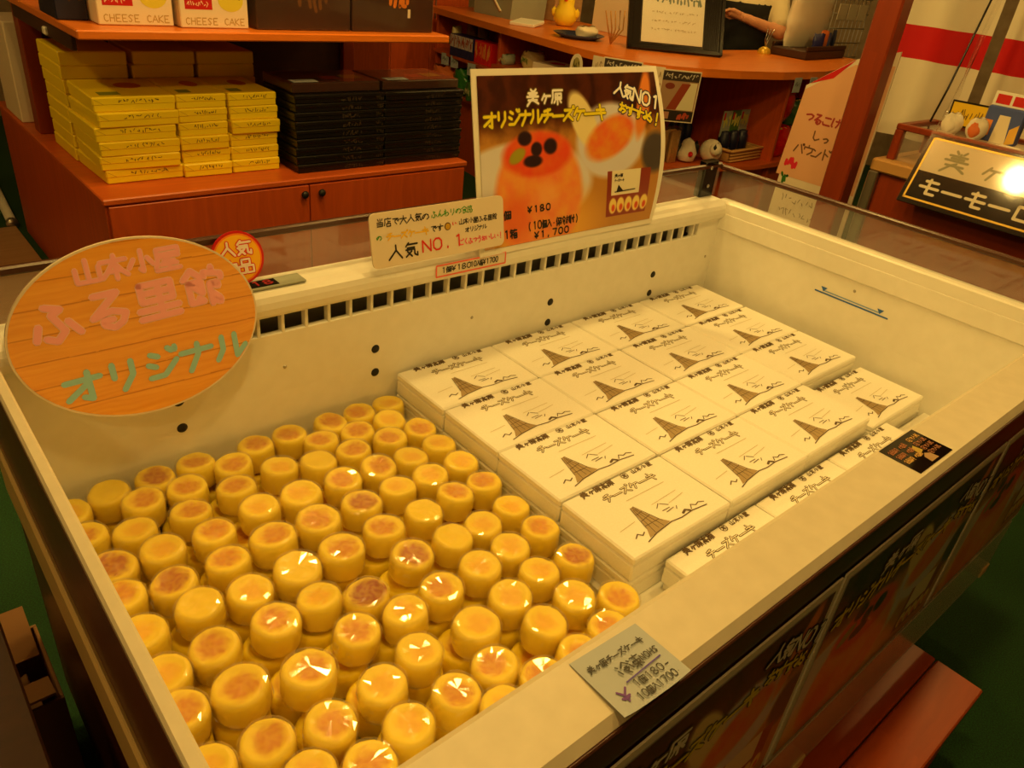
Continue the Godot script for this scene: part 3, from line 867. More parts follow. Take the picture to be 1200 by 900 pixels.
# ---------------------------------------------------------------- cheesecakes
const CAKES := [[142, 1143, 1], [209, 1160, 0], [246, 1103, 2], [283, 1160, 3], [318, 1101, 2], [353, 1160, 2], [409, 1122, 2], [298, 1035, 2], [214, 1042, 1], [232, 975, 1], [148, 1065, 2], [161, 982, 3], [153, 911, 2], [225, 900, 3], [235, 832, 0], [387, 1057, 2], [465, 1160, 2], [534, 1160, 2], [575, 1106, 2], [618, 1160, 2], [687, 1160, 2], [757, 1160, 1], [471, 1073, 1], [396, 988, 1], [310, 967, 2], [304, 898, 2], [304, 825, 1], [383, 905, 2], [381, 828, 0], [471, 986, 1], [536, 1050, 0], [549, 981, 2], [611, 1047, 2], [653, 1101, 2], [620, 979, 2], [543, 907, 3], [461, 907, 2], [458, 826, 2], [442, 718, 4], [381, 749, 1], [540, 829, 2], [308, 748, 2], [722, 1102, 1], [757, 1044, 2], [688, 1042, 2], [757, 975, 1], [688, 973, 1], [757, 905, 1], [688, 904, 1], [757, 831, 2], [619, 909, 1], [688, 834, 2], [757, 754, 1], [619, 830, 0], [688, 747, 1], [757, 678, 2], [618, 746, 0], [688, 678, 1], [757, 594, 3], [544, 756, 3], [617, 668, 1], [689, 605, 1], [540, 665, 2], [469, 654, 1], [618, 592, 1], [701, 535, 1], [757, 494, 2], [541, 578, 1], [622, 522, 1], [392, 670, 2], [698, 458, 2], [151, 827, 1], [156, 749, 1], [225, 754, 2], [151, 680, 2], [227, 671, 2], [304, 643, 2], [290, 560, 2], [376, 569, 1], [219, 579, 2], [302, 486, 2], [239, 513, 1], [370, 499, 1], [150, 587, 1], [444, 589, 1], [519, 506, 2], [444, 503, 2], [484, 446, 1], [559, 450, 2], [628, 453, 2]]

func cake_mesh(kind: int, sd: int) -> ArrayMesh:
	var n := FastNoiseLite.new()
	n.seed = sd
	n.frequency = 18.0
	var rng := RandomNumberGenerator.new()
	rng.seed = sd * 13 + kind
	var s := SurfaceTool.new()
	s.begin(Mesh.PRIMITIVE_TRIANGLES)
	s.set_smooth_group(0)
	var R := 0.0368
	var H := 0.046
	var prof := [[0.0, H - 0.003], [0.15, H - 0.003], [0.3, H - 0.003], [0.42, H - 0.0028], [0.5, H - 0.0025], [0.58, H - 0.0020], [0.66, H - 0.0012], [0.74, H - 0.0004], [0.82, H], [0.90, H - 0.0012], [0.96, H - 0.004], [1.0, H - 0.010], [1.02, H * 0.5], [1.0, 0.008], [0.95, 0.002], [0.85, 0.0], [0.0, 0.0]]
	var pale := Color(0.93, 0.70, 0.018)
	var toast: Color = [Color(0.92, 0.67, 0.016), Color(0.86, 0.48, 0.010), Color(0.67, 0.27, 0.008), Color(0.47, 0.145, 0.008), Color(0.33, 0.07, 0.006)][kind]
	var reach: float = [0.45, 0.62, 0.74, 0.82, 0.95][kind]
	var off := Vector2(rng.randf_range(-0.12, 0.12), rng.randf_range(-0.12, 0.12))
	var N := 26
	var pos := func(i: int, k: int) -> Vector3:
		var a := TAU * (k % N) / N
		var r: float = prof[i][0] * R * (1.0 + 0.05 * n.get_noise_2d(cos(a) * 0.06, sin(a) * 0.06))
		return Vector3(cos(a) * r, prof[i][1] + 0.0018 * n.get_noise_2d(cos(a) * r * 1.6 + 3.0, sin(a) * r * 1.6), sin(a) * r)
	var colour := func(p: Vector3, i: int) -> Color:
		if i > 9: return pale
		var q := Vector2(p.x, p.z) / R + off
		var edge := reach + 0.20 * n.get_noise_2d(p.x * 2.4 + 7.0, p.z * 2.4) + 0.08 * n.get_noise_2d(p.x * 7.0, p.z * 7.0 + 2.0)
		var v := clampf((edge - q.length()) / 0.34 + 0.1, 0.0, 1.0)
		var spots := clampf(n.get_noise_2d(p.x * 5.0 + 20.0, p.z * 5.0) * 1.5, 0.0, 0.35) * (0.3 if kind == 0 else 1.0)
		return pale.lerp(toast, clampf(v * (0.82 + spots), 0.0, 1.0))
	for i in prof.size() - 1:
		for k in N:
			var a: Vector3 = pos.call(i, k)
			var b: Vector3 = pos.call(i, k + 1)
			var c: Vector3 = pos.call(i + 1, k + 1)
			var d: Vector3 = pos.call(i + 1, k)
			for t in ([[a, i], [c, i + 1], [d, i + 1]] if i == 0 else [[a, i], [b, i], [c, i + 1], [a, i], [c, i + 1], [d, i + 1]]):
				s.set_color(colour.call(t[0], t[1]))
				s.add_vertex(t[0])
	s.generate_normals()
	return s.commit()

func film_mesh(sd: int) -> ArrayMesh:
	var n := FastNoiseLite.new()
	n.seed = sd
	n.frequency = 26.0
	var s := begin()
	var prof := [[0.0, 0.0482], [0.45, 0.0486], [0.75, 0.0486], [0.92, 0.0474], [1.0, 0.0435], [1.02, 0.036], [1.01, 0.026], [1.02, 0.014], [1.0, 0.003]]
	var N := 18
	var pos := func(i: int, k: int) -> Vector3:
		var a := TAU * (k % N) / N + 0.1
		var sq := 1.0 + 0.03 * pow(absf(sin(2.0 * a + 0.3)), 3.0)
		var p: Vector3 = Vector3(cos(a), 0, sin(a)) * prof[i][0] * 0.0380 * sq
		p.y = prof[i][1]
		var w := n.get_noise_3d(p.x, p.y, p.z)
		return p + Vector3(p.x, 0, p.z) * 0.05 * w + Vector3(0, 0.0022 * n.get_noise_3d(p.z, p.x, 1.0), 0)
	for i in prof.size() - 1:
		for k in N:
			var a: Vector3 = pos.call(i, k)
			var b: Vector3 = pos.call(i, k + 1)
			var c: Vector3 = pos.call(i + 1, k + 1)
			var d: Vector3 = pos.call(i + 1, k)
			if i == 0: tri(s, a, c, d, Vector3(0, 0.02, 0))
			else: quad(s, a, b, c, d, Vector3(0, 0.02, 0))
	# crimped ends of the wrapper
	for sx in [-1.0, 1.0]:
		for j in 4:
			var z0 := -0.016 + j * 0.008
			var w0 := 0.0012 * (1.0 if j % 2 == 0 else -1.0)
			quad(s, Vector3(sx * 0.034, 0.033 + w0, z0), Vector3(sx * 0.034, 0.033 - w0, z0 + 0.008), Vector3(sx * 0.0380, 0.040 - w0, z0 + 0.008), Vector3(sx * 0.0380, 0.040 + w0, z0), Vector3(0, -0.5, 0))
	return mesh_of(s)

func build_cakes() -> void:
	var rng := RandomNumberGenerator.new()
	rng.seed = 77
	var cakes := []
	for kind in 5:
		var v := []
		for j in 4: v.append(cake_mesh(kind, 3 + j * 5 + kind))
		cakes.append(v)
	var films := []
	for j in 6: films.append(film_mesh(40 + j))
	var words := ["a plain pale yellow top", "a faint golden patch", "a toasted brown patch", "a large dark brown patch", "an almost wholly dark top"]
	var nth := ["first", "second", "third", "fourth", "fifth", "sixth", "seventh", "eighth", "ninth", "tenth", "eleventh", "twelfth"]
	for e in CAKES:
		var k: int = e[2]
		var gap := 1.0
		for o in CAKES:
			if o != e: gap = minf(gap, Vector2(o[0] - e[0], o[1] - e[1]).length() / 1000.0)
		var col := clampi(roundi((e[0] - 155.0) / 77.5), 0, 8)
		var row := clampi(roundi((1160.0 - e[1]) / 80.0), 0, 10)
		var label := "cheesecake with %s, %s row from back wall, %s from side wall" % [words[k], nth[row], nth[col]]
		var t := thing("cheesecake", label, "cheesecake", Vector3(e[0] / 1000.0, 0.5485 + rng.randf_range(0.0, 0.005), maxf(-e[1] / 1000.0, -1.1555)), "wrapped cheesecakes in the freezer")
		var fat := clampf((gap - 0.0005) / 0.0765, 0.90, 1.0)
		t.basis = Basis.from_euler(Vector3(rng.randf_range(-0.09, 0.09), rng.randf_range(0, TAU), rng.randf_range(-0.09, 0.09))).scaled(Vector3(fat, rng.randf_range(0.98, 1.06), fat))
		inst("cake_body", cakes[k][rng.randi() % 4], M("cake"), t)
		inst("wrapper", films[rng.randi() % 6], M("film"), t)
	# the layer below, glimpsed in the gaps
	for i in 9:
		for j in 10:
			var t := thing("cheesecake", "wrapped cheesecake in the layer below, glimpsed between the upper cheesecakes", "cheesecake", Vector3(0.146 + i * 0.0755, 0.4985 + rng.randf_range(0.0, 0.003), -1.152 + j * 0.080), "wrapped cheesecakes of the lower layer", rng.randf_range(0, TAU))
			inst("cake_body", cakes[1 + rng.randi() % 2][rng.randi() % 4], M("cake"), t)

# ---------------------------------------------------------------- shelf unit with the cake boxes
# printed marks too small to read: short uneven strokes in a row
func marks(s: SurfaceTool, x: float, y: float, w: float, h: float, col: Color, z: float, sd: int, weight := 0.0016, n := 9) -> void:
	var rng := RandomNumberGenerator.new()
	rng.seed = sd
	for i in n:
		var a := x + w * i / n
		var line := []
		for k in 3: line.append(Vector2(a + rng.randf() * w / n * 0.9, y + rng.randf() * h))
		pen(s, line, weight, col, z, flat)

func build_shelf_unit() -> void:
	var t := thing("shelf_unit", "orange-brown wooden shelf unit with cupboard doors behind the freezer", "shelf unit", Vector3(1.36, 0, -3.4))
	bpart("cupboard", Vector3(0.632, 0.0, -4.15), Vector3(2.09, 0.583, -2.648), "wood_y", t)
	bpart("worktop", Vector3(0.625, 0.583, -4.16), Vector3(2.10, 0.604, -2.634), "wood_x", t, 0.004)
	for e in [[0.640, 1.346, 1.322], [1.351, 2.086, 1.392]]:
		var d := bpart("door", Vector3(e[0], 0.07, -2.648), Vector3(e[1], 0.578, -2.634), "wood_y", t, 0.002)
		var k := begin()
		lathe(k, [[0.0, 0.024], [0.011, 0.022], [0.015, 0.015], [0.012, 0.008], [0.006, 0.005], [0.006, 0.0]], 14, Vector3.ZERO)
		inst("knob", mesh_of(k), M("groove_dark"), d, Transform3D(Basis(Vector3.RIGHT, PI / 2), Vector3(e[2], 0.548, -2.634)))
	bpart("post", Vector3(0.655, 0.605, -3.60), Vector3(0.725, 2.2, -3.52), "wood_pillar", t)
	bpart("post", Vector3(2.0, 0.605, -3.60), Vector3(2.06, 2.2, -3.52), "wood_pillar", t)
	bpart("back_board", Vector3(0.725, 0.605, -3.57), Vector3(2.0, 2.2, -3.55), "wood_dark", t)
	bpart("shelf", Vector3(0.632, 1.078, -3.55), Vector3(1.965, 1.105, -2.632), "wood_bright", t, 0.004)
	var sb := bpart("shelf_bracket", Vector3(0.64, 1.03, -3.50), Vector3(0.655, 1.078, -2.75), "wood_dark", t)
	sb.name = "shelf_bracket"
	bpart("shelf_peg", Vector3(0.63, 1.035, -3.05), Vector3(0.66, 1.06, -3.02), "white_enamel", t, 0.004, "small white shelf peg")
	bpart("shelf", Vector3(0.632, 1.10, -4.15), Vector3(2.06, 1.13, -3.60), "wood_x", t, 0.004)
	var cup := thing("tall_cupboard", "tall reddish wooden cupboard standing behind the end of the shop counter", "cupboard", Vector3(3.56, 0, -5.3))
	bpart("carcass", Vector3(3.22, 0.0, -5.6), Vector3(3.90, 1.9, -5.02), "wood_y", cup)
	for e in [[3.225, 3.558], [3.562, 3.895]]:
		var d := bpart("door", Vector3(e[0], 0.06, -5.02), Vector3(e[1], 1.88, -5.005), "wood_y", cup, 0.003)
		var k := begin()
		box(k, Vector3(3.53 if e[0] < 3.4 else 3.585, 0.9, -5.005), Vector3(3.535 if e[0] < 3.4 else 3.59, 1.05, -4.985), 0.002)
		commit("handle", k, M("metal"), d)
	# yellow boxes
	var spans := [[0.680, 0.936, "the wide end stack"], [0.946, 1.116, "the middle yellow stack"], [1.125, 1.305, "the stack beside the black boxes"]]
	var levels := ["at the bottom", "second from the bottom", "third from the bottom", "fourth from the bottom", "second from the top", "on top"]
	var rng := RandomNumberGenerator.new()
	rng.seed = 9
	for c in 3:
		var w: float = spans[c][1] - spans[c][0]
		var s := begin()
		box(s, Vector3(-w / 2, 0, -0.15), Vector3(w / 2, 0.028, 0.15), 0.003)
		var body := mesh_of(s)
		s = begin()
		box(s, Vector3(-w / 2 - 0.002, 0.020, -0.152), Vector3(w / 2 + 0.002, 0.0465, 0.152), 0.004)
		var lid := mesh_of(s)
		for k in 6:
			var t2 := thing("yellow_box", "flat yellow cake box %s of %s" % [levels[k], spans[c][2]], "box", Vector3((spans[c][0] + spans[c][1]) / 2 + rng.randf_range(-0.006, 0.006), 0.605 + k * 0.0468, -2.935 + rng.randf_range(-0.012, 0.008)), "yellow cake boxes in the front stacks", rng.randf_range(-0.03, 0.03))
			inst("tray", body, M("yellow_box"), t2)
			inst("lid", lid, M("yellow_box"), t2)
			var si := ink()
			marks(si, -w * 0.2, 0.026, w * 0.5, 0.014, Color(0.46, 0.34, 0.10), 0, 50 + k + c * 7, 0.0022, 10)
			pen(si, [Vector2(-w / 2 + 0.004, 0.040), Vector2(-w / 2 + 0.03, 0.024)], 0.0012, Color(0.75, 0.62, 0.16), 0, flat)
			lettering(si, t2, Transform3D(Basis(), Vector3(0, 0, 0.1525)), "print")
			if k == 5:
				si = ink()
				fill(si, rect(-w * 0.38, -0.12, w * 0.26, 0.05), Color(0.52, 0.55, 0.12), 0)
				var el := PackedVector2Array()
				for p in ellipse(w * 0.34, 0.10, 18): el.append(p + Vector2(w * 0.12, 0.03))
				fill(si, el, Color(0.80, 0.42, 0.14), 0)
				lettering(si, t2, Transform3D(Basis(Vector3.RIGHT, -PI / 2), Vector3(0, 0.0470, 0)), "top_print")
	var s := begin()
	box(s, Vector3(-0.11, 0, -0.14), Vector3(0.11, 0.046, 0.14), 0.004)
	var yb := mesh_of(s)
	var backs := ["behind the wide end stack", "behind the middle yellow stack", "nearest the black boxes"]
	for c in 3:
		for k in 8:
			var t2 := thing("yellow_box", "yellow cake box, %s in the taller stack %s" % [["lowest", "second from bottom", "third from bottom", "fourth from bottom", "fourth from top", "third from top", "second from top", "topmost"][k], backs[c]], "box", Vector3(0.785 + c * 0.235 + rng.randf_range(-0.004, 0.004), 0.605 + k * 0.0464, -3.24 + rng.randf_range(-0.006, 0.006)), "yellow cake boxes in the rear stacks")
			inst("carton", yb, M("yellow_box"), t2)
	# black gift boxes
	s = begin()
	box(s, Vector3(-0.19, 0, -0.13), Vector3(0.19, 0.030, 0.13), 0.003)
	var bb := mesh_of(s)
	s = begin()
	box(s, Vector3(-0.193, 0.016, -0.133), Vector3(0.193, 0.0312, 0.133), 0.003)
	var bl := mesh_of(s)
	for c in 2:
		for k in 9:
			var t2 := thing("black_box", "flat black gift box, %s in the stack %s" % [["lowest", "second from bottom", "third from bottom", "fourth from bottom", "middle one", "fourth from top", "third from top", "second from top", "topmost black one"][k], ["next to the yellow boxes", "toward the counter"][c]], "box", Vector3(1.525 + c * 0.385 + rng.randf_range(-0.003, 0.003), 0.605 + k * 0.0316, -2.83 + rng.randf_range(-0.005, 0.005)), "black boxes of the %s stack" % ["inner", "outer"][c])
			inst("tray", bb, M("black_box"), t2)
			inst("lid", bl, M("black_box"), t2)
			var si := ink()
			marks(si, 0.0, 0.004, 0.085, 0.018, Color(0.30, 0.25, 0.20), 0, k + 4, 0.0024, 8)
			marks(si, 0.15, 0.004, 0.035, 0.018, Color(0.26, 0.22, 0.18), 0, k + 14, 0.0022, 4)
			lettering(si, t2, Transform3D(Basis(), Vector3(0, 0, 0.1336)), "print")
		var t3 := thing("gift_box", "dark wrapped gift box with picture lid on the black stack %s" % ["next to the yellow boxes", "toward the counter"][c], "box", Vector3(1.525 + c * 0.385, 0.8895, -2.85), "wrapped boxes on the black stacks")
		s = begin()
		box(s, Vector3(-0.185, 0, -0.12), Vector3(0.185, 0.035, 0.12), 0.003)
		commit("carton", s, M("wood_dark"), t3)
		s = begin()
		box(s, Vector3(-0.187, -0.0002, -0.122), Vector3(0.187, 0.0375, 0.122), 0.004)
		commit("wrap", s, M("laminate"), t3)
		var si := ink()
		fill(si, rect(-0.02, -0.06, 0.07, 0.06), Color(0.60, 0.20, 0.12), 0)
		fill(si, rect(0.07, -0.05, 0.08, 0.07), Color(0.55, 0.50, 0.18), 0)
		fill(si, rect(-0.12, 0.0, 0.09, 0.07), Color(0.30, 0.12, 0.08), 0)
		lettering(si, t3, Transform3D(Basis(Vector3.RIGHT, -PI / 2), Vector3(0, 0.0358, 0)), "picture")
		t3 = thing("price_card", "small pale price card lying on the wrapped box %s" % ["next to the yellow boxes", "toward the counter"][c], "card", Vector3(1.40 + c * 0.40, 0.9272, -2.76), "price cards on the black stacks")
		s = begin()
		box(s, Vector3(-0.05, 0, -0.022), Vector3(0.05, 0.0012, 0.022), 0.0)
		commit("card", s, M("note_blue"), t3)
		si = ink()
		marks(si, -0.035, -0.008, 0.07, 0.015, Color(0.25, 0.25, 0.25), 0, 3, 0.0016, 7)
		lettering(si, t3, Transform3D(Basis(Vector3.RIGHT, -PI / 2), Vector3(0, 0.0016, 0)), "handwriting")
	# upright boxes on the shelf
	for c in 2:
		var t4 := thing("upright_box", ["cream upright cake box with red panel, next to the navy box on the shelf", "cream upright cake box with red panel, next to the dark brown boxes on the shelf"][c], "box", Vector3(0.836 + c * 0.235, 1.106, -2.83 + c * 0.03), "cream boxes on the shelf")
		s = begin()
		box(s, Vector3(-0.112, 0, -0.09), Vector3(0.112, 0.30, 0.09), 0.003)
		commit("carton", s, M("card_cream"), t4)
		var si := ink()
		fill(si, rect(-0.095, 0.055, 0.088, 0.16), Color(0.74, 0.06, 0.07), 0)
		marks(si, -0.088, 0.062, 0.07, 0.02, Color(0.93, 0.80, 0.66), 0.0003, 31 + c, 0.0022, 8)
		var el := PackedVector2Array()
		for p in ellipse(0.085, 0.07, 20): el.append(p + Vector2(0.055, 0.085))
		fill(si, el, Color(0.86, 0.80, 0.24), 0)
		marks(si, 0.025, 0.085, 0.06, 0.05, Color(0.16, 0.26, 0.08), 0.0003, 61 + c, 0.006, 7)
		write(si, "CHEESE CAKE", -0.098, 0.008, 0.022, 0.0028, Color(0.72, 0.60, 0.34), 0, 0.82)
		lettering(si, t4, Transform3D(Basis(), Vector3(0, 0, 0.0905)), "print")
	var t5 := thing("navy_box", "dark navy box standing at the open end of the shelf", "box", Vector3(0.676, 1.106, -2.93))
	s = begin()
	box(s, Vector3(-0.045, 0, -0.10), Vector3(0.045, 0.28, 0.10), 0.003)
	commit("carton", s, M("navy"), t5)
	var si2 := ink()
	marks(si2, -0.02, 0.04, 0.05, 0.2, Color(0.30, 0.16, 0.12), 0, 5, 0.006, 5)
	lettering(si2, t5, Transform3D(Basis(), Vector3(0, 0, 0.1005)), "print")
	for c in 2:
		var t6 := thing("brown_gift_box", ["dark brown upright gift box next to the cream boxes on the shelf", "dark brown upright gift box with orange picture at the shelf end"][c], "box", Vector3(1.385 + c * 0.365, 1.106, -2.80), "dark gift boxes on the shelf")
		s = begin()
		box(s, Vector3(-0.178, 0, -0.10), Vector3(0.178, 0.29, 0.10), 0.003)
		commit("carton", s, M("wood_dark"), t6)
		s = begin()
		box(s, Vector3(-0.1795, -0.0, -0.1015), Vector3(0.1795, 0.2915, 0.1025), 0.003)
		commit("wrap", s, M("laminate"), t6)
		var si := ink()
		if c == 1:
			marks(si, -0.02, 0.08, 0.10, 0.10, Color(0.85, 0.48, 0.10), 0, 8, 0.014, 7)
			fill(si, rect(0.06, 0.05, 0.012, 0.03), Color(0.90, 0.85, 0.75), 0.0004)
		else:
			marks(si, -0.03, 0.06, 0.12, 0.10, Color(0.42, 0.25, 0.10), 0, 18, 0.012, 6)
		lettering(si, t6, Transform3D(Basis(), Vector3(0, 0, 0.1006)), "print")
	# pale boxes on the far side of the unit
	var t7 := thing("pale_box", "pale upright box with a row of dark dots behind the shelf post", "box", Vector3(0.72, 0.605, -3.86))
	s = begin()
	box(s, Vector3(-0.085, 0, -0.14), Vector3(0.085, 0.38, 0.14), 0.004)
	commit("carton", s, M("card_cream"), t7)
	var si3 := ink()
	for k in 5:
		var el := PackedVector2Array()
		for p in ellipse(0.016, 0.016, 12): el.append(p + Vector2(-0.03, 0.27 - k * 0.045))
		fill(si3, el, Color(0.25, 0.14, 0.10), 0)
	lettering(si3, t7, Transform3D(Basis(), Vector3(0, 0, 0.1405)), "dots")

# ---------------------------------------------------------------- counter with snacks
func plan(pts: Array, lift: float) -> Array:
	var a := PackedVector2Array()
	for p in pts: a.append(Vector2(p[0], -p[1]))
	return [a, Transform3D(Basis(Vector3(1, 0, 0), Vector3(0, 0, -1), Vector3(0, 1, 0)), Vector3(0, lift, 0))]

func bag(t: Node3D, at: Vector3, size: Vector3, m: String, sd: int, called := "bag") -> void:
	var n := FastNoiseLite.new()
	n.seed = sd
	n.frequency = 9.0
	var s := begin()
	var N := 18
	var K := 11
	s.set_smooth_group(0)
	var pos := func(i: int, k: int) -> Vector3:
		var v := float(i) / K
		var a := TAU * (k % N) / N
		var bulge := pow(sin(PI * clampf(v, 0.02, 0.98)), 0.35)
		var p: Vector3 = Vector3(cos(a) * 0.5 * lerpf(0.9, 1.0, bulge), v, sin(a) * 0.5 * bulge) * size
		return at + p * (1.0 + 0.14 * n.get_noise_3d(p.x * 3.0, p.y * 3.0, p.z * 3.0)) 
	for i in K:
		for k in N:
			quad(s, pos.call(i, k), pos.call(i, k + 1), pos.call(i + 1, k + 1), pos.call(i + 1, k), at + Vector3(0, size.y / 2, 0))
	commit(called, s, M(m), t)

func build_counter() -> void:
	var t := thing("shop_counter", "orange-brown wooden shop counter with rounded corner and open shelves", "counter", Vector3(4.2, 0, -3.2))
	var front := [[3.42, -4.85], [3.30, -4.2], [3.20, -3.6], [3.12, -3.1], [3.10, -2.80], [3.15, -2.64], [3.25, -2.52], [3.40, -2.43], [3.60, -2.36], [3.90, -2.30], [4.30, -2.29], [4.75, -2.38], [5.3, -2.52]]
	var s := begin()
	var p := plan(front + [[5.3, -3.0], [4.25, -3.0], [4.25, -4.85]], 0.962)
	prism(s, p[0], 0.038, p[1])
	wpart("counter_top", s, M("wood_bright"), t)
	var inset := []
	for e in front: inset.append([e[0] + 0.045, e[1] - 0.045])
	s = begin()
	p = plan(inset + [[5.3, -2.95], [4.2, -2.95], [4.2, -4.8]], 0.475)
	prism(s, p[0], 0.0232, p[1])
	wpart("lower_shelf", s, M("wood_x"), t)
	s = begin()
	p = plan([[3.44, -4.8], [3.34, -4.2], [3.26, -3.93], [3.62, -3.93], [3.62, -4.8]], 0.715)
	prism(s, p[0], 0.02, p[1])
	wpart("middle_shelf", s, M("wood_x"), t)
	s = begin()
	p = plan([[3.24, -3.90], [3.16, -3.1], [3.14, -2.85], [3.62, -2.85], [3.62, -3.90]], 0.760)
	prism(s, p[0], 0.02, p[1])
	wpart("middle_shelf", s, M("wood_x"), t)
	bpart("back_board", Vector3(3.62, 0.0, -4.8), Vector3(3.65, 0.962, -2.95), "wood_y", t)
	bpart("back_board", Vector3(3.60, 0.0, -2.97), Vector3(5.28, 0.962, -2.94), "wood_y", t)
	for z in [-4.80, -3.925]: bpart("divider", Vector3(3.30 if z > -4.5 else 3.46, 0.0, z), Vector3(3.62, 0.962, z + 0.025), "wood_y", t)
	bpart("divider", Vector3(4.105, 0.0, -2.94), Vector3(4.13, 0.962, -2.37), "wood_y", t)
	bpart("divider", Vector3(5.255, 0.0, -2.94), Vector3(5.28, 0.962, -2.58), "wood_y", t)
	s = begin()
	var low := []
	for e in front: low.append([e[0] + 0.10, e[1] - 0.10])
	p = plan(low + [[5.25, -2.9], [3.7, -2.9], [3.7, -4.75]], 0.0)
	prism(s, p[0], 0.475, p[1])
	wpart("lower_panel", s, M("wood_y"), t)
	# snack boxes on the middle shelf
	s = begin()
	box(s, Vector3(-0.05, 0, -0.021), Vector3(0.05, 0.135, 0.021), 0.002)
	var sb := mesh_of(s)
	for k in 10:
		var nb := k < 6
		var q := thing("snack_box", "slim %s snack box standing in the row on the counter shelf" % ("blue and white" if nb else "red"), "box", Vector3(3.43 - 0.004 * k, 0.735, -4.50 + k * 0.0465 + (0.02 if not nb else 0.0)), "snack boxes on the counter shelf")
		inst("carton", sb, M("pack_0" if nb else "pack_1"), q)
		var si := ink()
		if nb:
			fill(si, rect(-0.019, 0.055, 0.038, 0.076), Color(0.78, 0.72, 0.72), 0)
			marks(si, -0.015, 0.06, 0.03, 0.065, Color(0.62, 0.20, 0.18), 0.0004, k, 0.006, 4)
		else:
			marks(si, -0.015, 0.03, 0.03, 0.095, Color(0.92, 0.62, 0.30), 0.0004, k, 0.005, 5)
		lettering(si, q, Transform3D(Basis(Vector3.UP, -PI / 2), Vector3(-0.0506, 0, 0)), "print")
	# packets at the end of the row and below
	var packs := [["white packet with brown print standing beside the blue snack boxes", "pack_2", Vector3(3.47, 0.735, -4.57), Vector3(0.08, 0.17, 0.06)], ["tan packet standing behind the blue snack boxes", "cardboard", Vector3(3.55, 0.735, -4.50), Vector3(0.08, 0.20, 0.08)], ["tan packet standing behind the middle blue snack boxes", "cardboard", Vector3(3.55, 0.735, -4.38), Vector3(0.08, 0.20, 0.08)],
		["orange bag of snacks hanging under the shelf edge price tags", "pack_4", Vector3(3.42, 0.499, -4.62), Vector3(0.16, 0.15, 0.22)], ["dark green bag of snacks beside the orange bag", "green_pack", Vector3(3.40, 0.499, -4.36), Vector3(0.15, 0.17, 0.18)], ["bright green bag of snacks next to the dark green bag", "pack_3", Vector3(3.36, 0.499, -4.20), Vector3(0.12, 0.12, 0.12)], ["yellow bag of snacks at the end of the lower counter shelf", "chick_yellow", Vector3(3.34, 0.499, -4.06), Vector3(0.12, 0.15, 0.11)],
		["white and green food packet on the middle counter shelf", "pack_2", Vector3(3.42, 0.780, -3.72), Vector3(0.14, 0.10, 0.17)], ["pale packet below the white and green packet", "grey_plastic", Vector3(3.34, 0.780, -3.86), Vector3(0.10, 0.06, 0.07)], ["dark blue packet at the back of the middle counter shelf", "pack_5", Vector3(3.42, 0.780, -3.20), Vector3(0.12, 0.06, 0.14)]]
	for e in packs:
		var q := thing("snack_packet", e[0], "packet", e[2])
		bag(q, Vector3.ZERO, e[3], e[1], int(e[2].z * -100.0), "pouch")
		var si := ink()
		marks(si, -0.03, e[3].y * 0.3, 0.06, e[3].y * 0.35, Color(0.86, 0.80, 0.60) if e[1] != "pack_2" else Color(0.25, 0.45, 0.15), 0, 77, 0.006, 6)
		lettering(si, q, Transform3D(Basis(Vector3.UP, -PI / 2), Vector3(-e[3].x * 0.54, 0, 0)), "print")
	var rb := thing("flat_snack_box", "flat white snack box with a red emblem on the middle counter shelf", "box", Vector3(3.38, 0.780, -3.46), "", 0.15)
	s = begin()
	box(s, Vector3(-0.10, 0, -0.11), Vector3(0.10, 0.07, 0.11), 0.003)
	commit("carton", s, M("card_cream"), rb)
	var si0 := ink()
	fill(si0, PackedVector2Array([Vector2(-0.04, 0.0), Vector2(0.0, -0.05), Vector2(0.05, -0.02), Vector2(0.04, 0.05), Vector2(-0.03, 0.05)]), Color(0.80, 0.08, 0.06), 0)
	lettering(si0, rb, Transform3D(Basis(Vector3.RIGHT, -PI / 2), Vector3(0, 0.0706, 0)), "emblem")
	# price tags on the shelf edges
	for e in [["pale blue price tag on the shelf edge below the white packet", Vector3(3.405, 0.70, -4.60)], ["pale blue price tag on the shelf edge below the first blue snack box", Vector3(3.395, 0.70, -4.48)], ["pale blue price tag on the shelf edge below the red snack boxes", Vector3(3.325, 0.70, -4.20)]]:
		tag_card(e[0], e[1], -PI / 2 + 0.18, "note_blue")
	for e in [["pale blue price tag on the rounded counter edge above the divider", Vector3(4.02, 0.945, -2.279)], ["pale blue price tag with a red mark on the counter edge", Vector3(4.17, 0.945, -2.276)], ["cream price tag at the counter edge next to the tall paper sign", Vector3(4.55, 0.945, -2.320)]]:
		tag_card(e[0], e[1], 0.0, "note_blue" if e[0].begins_with("pale") else "card_cream")
	# things on the counter top
	var q := thing("grey_bin", "large grey-green storage bin standing on the counter top", "bin", Vector3(3.74, 1.0, -4.36))
	s = begin()
	prism(s, PackedVector2Array([Vector2(-0.19, 0.0), Vector2(0.19, 0.0), Vector2(0.215, 0.30), Vector2(-0.215, 0.30)]), 0.30, Transform3D(Basis(Vector3.UP, -PI / 2), Vector3(0.15, 0, 0)))
	commit("tub", s, M("grey_plastic"), q)
	s = begin()
	tube(s, [Vector3(-0.155, 0.30, -0.1), Vector3(-0.175, 0.16, -0.02), Vector3(-0.16, 0.04, 0.10)], 0.008)
	commit("handle", s, M("card_cream"), q)
	q = thing("cardboard_box", "tan cardboard box behind the yellow chick on the counter", "box", Vector3(4.10, 1.0, -4.36))
	s = begin()
	box(s, Vector3(-0.13, 0, -0.20), Vector3(0.13, 0.30, 0.20), 0.004)
	commit("carton", s, M("floor_tan"), q)
	q = thing("cream_box", "cream box on the counter between the chick and the framed notice", "box", Vector3(4.10, 1.0, -3.60))
